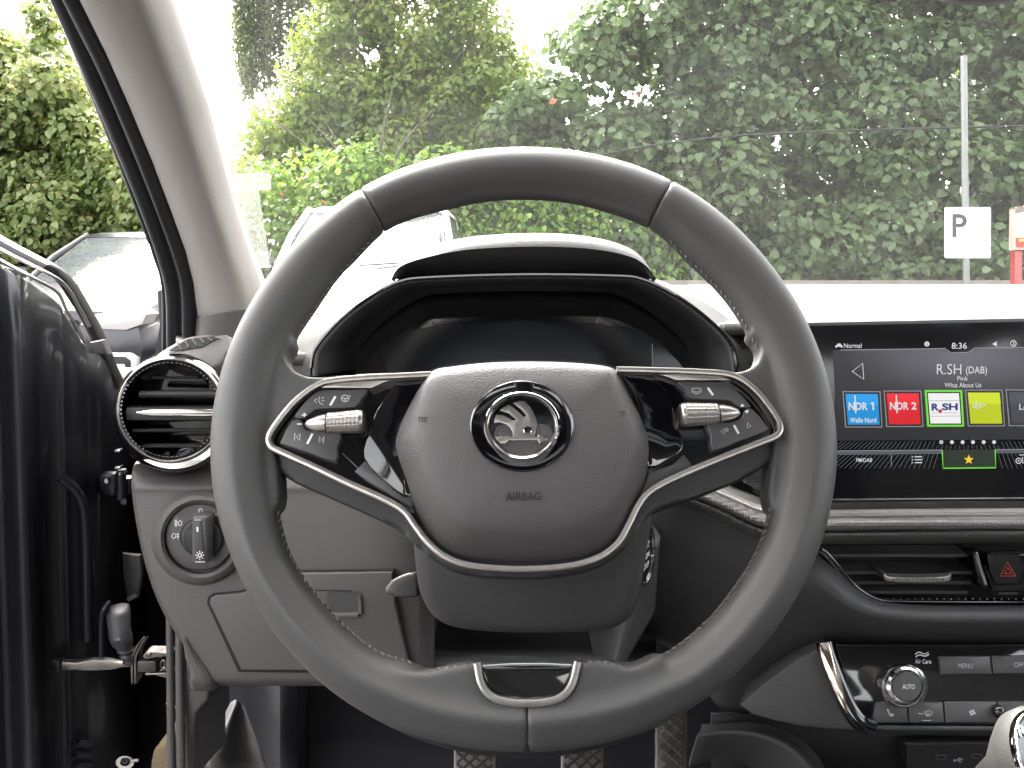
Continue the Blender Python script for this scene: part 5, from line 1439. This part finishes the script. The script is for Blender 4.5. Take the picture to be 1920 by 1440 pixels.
# parking sign
sg = thing('parking_sign', 'white square parking sign with grey letter P on a galvanised pole', 'sign', onground(1812, 7.5))
SG = Plane(1815, 436, 7.5, 0, -4)
tube('sign_pole', [W(1807, 105, 7.53), W(1809, 320, 7.53), W(1812, 530, 7.53), onground(1816, 7.53)], .030, mat('zinc_pole', (.20, .205, .20), .5, metal=.3, var=.2, var_scale=5), sg, 14)
pn = slab('sign_panel', SG, rrect(1772, 388.5, 1858, 484, 3), -.012, 0, mat('sign_white', (.86, .86, .86), .4), sg, .002, 2)
M_sg = mat('sign_grey', (.025, .025, .028), .5)
text_px('sign_letter', SG, 'P', 1785.5, 1813, 401, 445, .001, M_sg, pn, .02)
marks('sign_small_print', SG, [[(1796, 458), (1806, 457.5)], [(1818, 456), (1832, 455.5)], [(1800, 467), (1805, 467)], [(1820, 468), (1832, 467.5)]], .9, .002, mat('faint_print', (.6, .6, .6), .5), pn)
# ticket machine
tm = thing('ticket_machine', 'red and white ticket machine on a red post at the right edge', 'ticket machine', onground(1915, 7.4))
TM = Plane(1920, 430, 7.4, 0, -6)
M_redp = mat('red_paint', (.36, .035, .035), .35, var=.1)
slab('machine_post', TM, [(1903, 470), (1917, 470), (1915, 760), (1901, 760)], -.08, 0, M_redp, tm, .006, 2)
hd = slab('machine_head', TM, [(1903, 392), (1965, 390), (1965, 468), (1902, 469)], -.07, .03, mat('machine_cream', (.50, .36, .30), .5), tm, .008, 2)
slab('head_cap', TM, [(1904, 388), (1920, 387), (1922, 396), (1904, 400)], -.07, .034, mat('machine_brown', (.16, .12, .1), .6), hd, .004, 1)
slab('red_band', TM, [(1905, 446), (1965, 445), (1965, 464), (1905, 464)], .03, .036, M_redp, hd, .003, 1)
slab('notice', TM, rrect(1913, 404, 1962, 443, 3), .03, .036, mat('notice_white', (.82, .82, .8), .4), hd, .002, 1)
slab('yellow_slot', TM, [(1911, 448), (1935, 447), (1934, 452), (1911, 453)], .036, .040, mat('slot_yellow', (.8, .5, .04), .5), hd, .001, 1)
slab('lamp', TM, [(1921, 385), (1940, 385), (1940, 394), (1921, 395)], .0, .036, mat('lamp_orange', (.75, .4, .15), .4), hd, .002, 1)
marks('notice_print', TM, [[(1919, 411), (1925, 411)], [(1922, 420), (1922.5, 424)], [(1919, 430), (1926, 430)]], 1.2, .0375, M_grey, hd)

# ================================================================== PARKED VEHICLES (fronts towards us)
M_vglass = mat('car_glass', (.25, .27, .28), .05, metal=.75)
M_vdark = mat('vehicle_black', (.010, .009, .013), .3, coat=.35)
M_vwhite = mat('vehicle_white', (.78, .78, .78), .3, coat=.5)
M_lamp = mat('lamp_glass', (.62, .60, .58), .12, metal=.6)
M_tyre = mat('tyre', (.015, .015, .016), .8)
def vehicle(name, label, cat, X, Y, paint, st, gh, roofz, spec, group='parked vehicles'):
    """st: stations (d, half width, z bottom, z belt); gh: greenhouse (d front low, d rear low, d front top, d rear top, hw low, hw top, z belt)"""
    t = thing(name, label, cat, (X, Y, 0), group)
    rings = []
    for d, hw, zb, zt in st:
        e = .10
        pr = [(-hw + e, zb), (hw - e, zb), (hw, zb + e), (hw, (zb + zt) / 2), (hw - .02, zt - .14), (hw - .10, zt - .035), (hw - .3, zt), (0, zt + .015), (-hw + .3, zt), (-hw + .10, zt - .035), (-hw + .02, zt - .14), (-hw, (zb + zt) / 2), (-hw, zb + e)]
        rings.append([Vector((X + x, Y + d, z)) for x, z in pr])
    loft('body_shell', rings, paint, t, smooth=45)
    d0, d1, d2, d3, w0, w1, zb = gh
    def ring(k, grow=0):
        a = lambda p, q: p + (q - p) * k
        hw = a(w0, w1) + grow; f = a(d0, d2) - grow; r = a(d1, d3) + grow; z = a(zb, roofz)
        c = .13
        return [Vector((X + x, Y + d, z)) for x, d in ((-hw + c, f - .03), (0, f - .07), (hw - c, f - .03), (hw, f + .14), (hw + .01, (f + r) / 2), (hw, r - .12), (hw - c, r), (-hw + c, r), (-hw, r - .12), (-hw - .01, (f + r) / 2), (-hw, f + .14))]
    gl = loft('cabin_glass', [ring(-.05), ring(.5, .012), ring(.93)], M_vglass, t, smooth=50)
    loft('roof', [ring(.90, .008), ring(.955, .01), ring(1.0, -.05), [p + Vector((0, 0, .02)) for p in ring(1.0, -.25)]], paint, t, smooth=50)
    for s in (-1, 1):
        for dl, dt, ww in ((d0 + .05, d2 + .05, .035), ((d0 + d1) / 2, (d2 + d3) / 2, .03), (d1 - .08, d3 - .08, .05)):
            tube('pillar', [Vector((X + s * (w0 - .01), Y + dl, zb - .03)), Vector((X + s * ((w0 + w1) / 2 + .012), Y + (dl + dt) / 2, (zb + roofz) / 2)), Vector((X + s * (w1 - .01), Y + dt, roofz - .03))], ww, paint, t, 8)
        for wd in spec['wheels']:
            bm = bmesh.new(); hw = st[3][1]
            bmesh.ops.create_cone(bm, cap_ends=True, segments=28, radius1=.33, radius2=.33, depth=.22, matrix=Matrix.Translation((X + s * (hw - .09), Y + wd, .33)) @ Matrix.Rotation(R(90), 4, 'Y'))
            wo = from_bm('wheel', bm, M_tyre, t, 40)
            bm = bmesh.new()
            bmesh.ops.create_cone(bm, cap_ends=True, segments=24, radius1=.21, radius2=.19, depth=.03, matrix=Matrix.Translation((X + s * (hw + .022), Y + wd, .33)) @ Matrix.Rotation(R(90) * s, 4, 'Y'))
            from_bm('rim', bm, M_satin, wo, 40)
        mz = zb + .10
        bm = bmesh.new(); box_bm(bm, (X + s * (w0 + .20), Y + d0 + .35, mz), (.20, .10, .15)); bmesh.ops.bevel(bm, geom=list(bm.edges), offset=.03, segments=3, affect='EDGES')
        mo = from_bm('wing_mirror', bm, spec.get('mirror', paint), t, 50)
        tube('mirror_arm', [Vector((X + s * (w0 + .02), Y + d0 + .3, mz - .06)), Vector((X + s * (w0 + .14), Y + d0 + .33, mz - .03))], .025, M_black, mo, 8)
    def front(nm, pts, d, th, m, bev=.008):
        out = []
        for s in (1, -1):
            bm = bmesh.new()
            p = [Vector((X + s * x, Y + d + abs(x) * spec.get('sweep', .12) - .10 * spec.get('sweep', .12), z)) for x, z in pts]
            if s < 0: p.reverse()
            add_slab(bm, p, Vector((0, th, 0)), bev, 2)
            out.append(from_bm(nm, bm, m, t, 40))
        return out
    return t, front

suv, fr_ = vehicle('parked_suv', 'parked dark car with white-glaring windscreen seen through the open door', 'car', -3.72, 6.0, M_vdark,
    [(0, .66, .34, .62), (.06, .80, .24, .76), (.28, .86, .22, .84), (.95, .90, .22, .965), (2.2, .90, .22, .99), (3.7, .88, .24, 1.0), (4.15, .82, .3, .96), (4.25, .7, .4, .8)],
    (1.0, 4.0, 1.75, 3.6, .80, .60, .95), 1.475, {'wheels': (.85, 3.4)})
lamps = fr_('headlight', [(.36, .66), (.42, .735), (.62, .765), (.80, .775), (.855, .74), (.82, .66), (.70, .615), (.48, .625)], -.06, .2, M_lamp, .012)
for l, s in zip(lamps, (1, -1)):
    pass
for nm, pts, d, th, m in (('fog_surround', [(.46, .30), (.50, .42), (.58, .445), (.74, .44), (.79, .40), (.79, .30), (.74, .265), (.52, .265)], -.075, .16, M_lamp), ('fog_recess', [(.52, .32), (.55, .40), (.60, .415), (.71, .41), (.745, .38), (.745, .32), (.71, .30), (.55, .30)], -.084, .05, M_black), ('fog_lamp', [(.56, .315), (.58, .355), (.70, .355), (.72, .315)], -.090, .03, M_lamp)):
    fr_(nm, pts, d, th, m, .006)
bm = bmesh.new()
box_bm(bm, (-3.72, 5.99, .62), (.62, .05, .16)); from_bm('grille', bm, M_black, suv)
for z in (.57, .615, .66):
    bm = bmesh.new(); box_bm(bm, (-3.72, 5.96, z), (.60, .02, .018)); from_bm('grille_bar', bm, M_chrome, suv)
bm = bmesh.new(); box_bm(bm, (-3.72, 5.98, .34), (.8, .06, .12)); from_bm('lower_intake', bm, M_black, suv)

van, fr_ = vehicle('white_van', 'parked white delivery van facing us beyond the top left of the wheel', 'van', -1.42, 6.5, M_vwhite,
    [(0, .66, .36, .72), (.06, .82, .26, .86), (.25, .88, .24, .98), (.75, .90, .24, 1.10), (1.8, .90, .24, 1.16), (3.6, .90, .26, 1.16), (4.25, .88, .3, 1.14), (4.3, .82, .4, 1.0)],
    (.75, 4.2, 1.55, 4.15, .84, .72, 1.10), 1.765, {'wheels': (.85, 3.5), 'mirror': M_vdark})
fr_('headlight', [(.50, .80), (.56, .90), (.72, .96), (.84, .95), (.86, .88), (.80, .80), (.62, .77)], -.05, .2, M_lamp, .012)
bm = bmesh.new(); box_bm(bm, (-1.42, 6.49, .80), (.9, .06, .10)); from_bm('grille', bm, M_black, van)
bm = bmesh.new(); box_bm(bm, (-1.42, 6.475, .86), (.95, .03, .015)); from_bm('grille_bar', bm, M_chrome, van)
bm = bmesh.new(); box_bm(bm, (-1.42, 6.48, .42), (1.1, .06, .16)); from_bm('lower_intake', bm, M_black, van)
for s in (-1, 1):
    tube('wiper', [(-1.42 + s * .1 - .1, 7.17, 1.135), (-1.42 + s * .45 - .1, 7.24, 1.16)], .010, M_black, van, 6)
car2, fr_ = vehicle('parked_hatchback', 'dark roof of a second parked car at the far left edge', 'car', -6.35, 7.6, M_vdark,
    [(0, .66, .34, .6), (.06, .78, .24, .74), (.28, .84, .22, .82), (.95, .87, .22, .94), (2.2, .87, .22, .97), (3.5, .85, .24, .97), (3.9, .8, .3, .94), (4.0, .7, .4, .8)],
    (1.0, 3.8, 1.7, 3.4, .77, .60, .93), 1.45, {'wheels': (.8, 3.2)})
fr_('headlight', [(.36, .64), (.42, .70), (.62, .74), (.80, .75), (.83, .70), (.70, .61), (.48, .61)], .02, .14, M_lamp, .012)
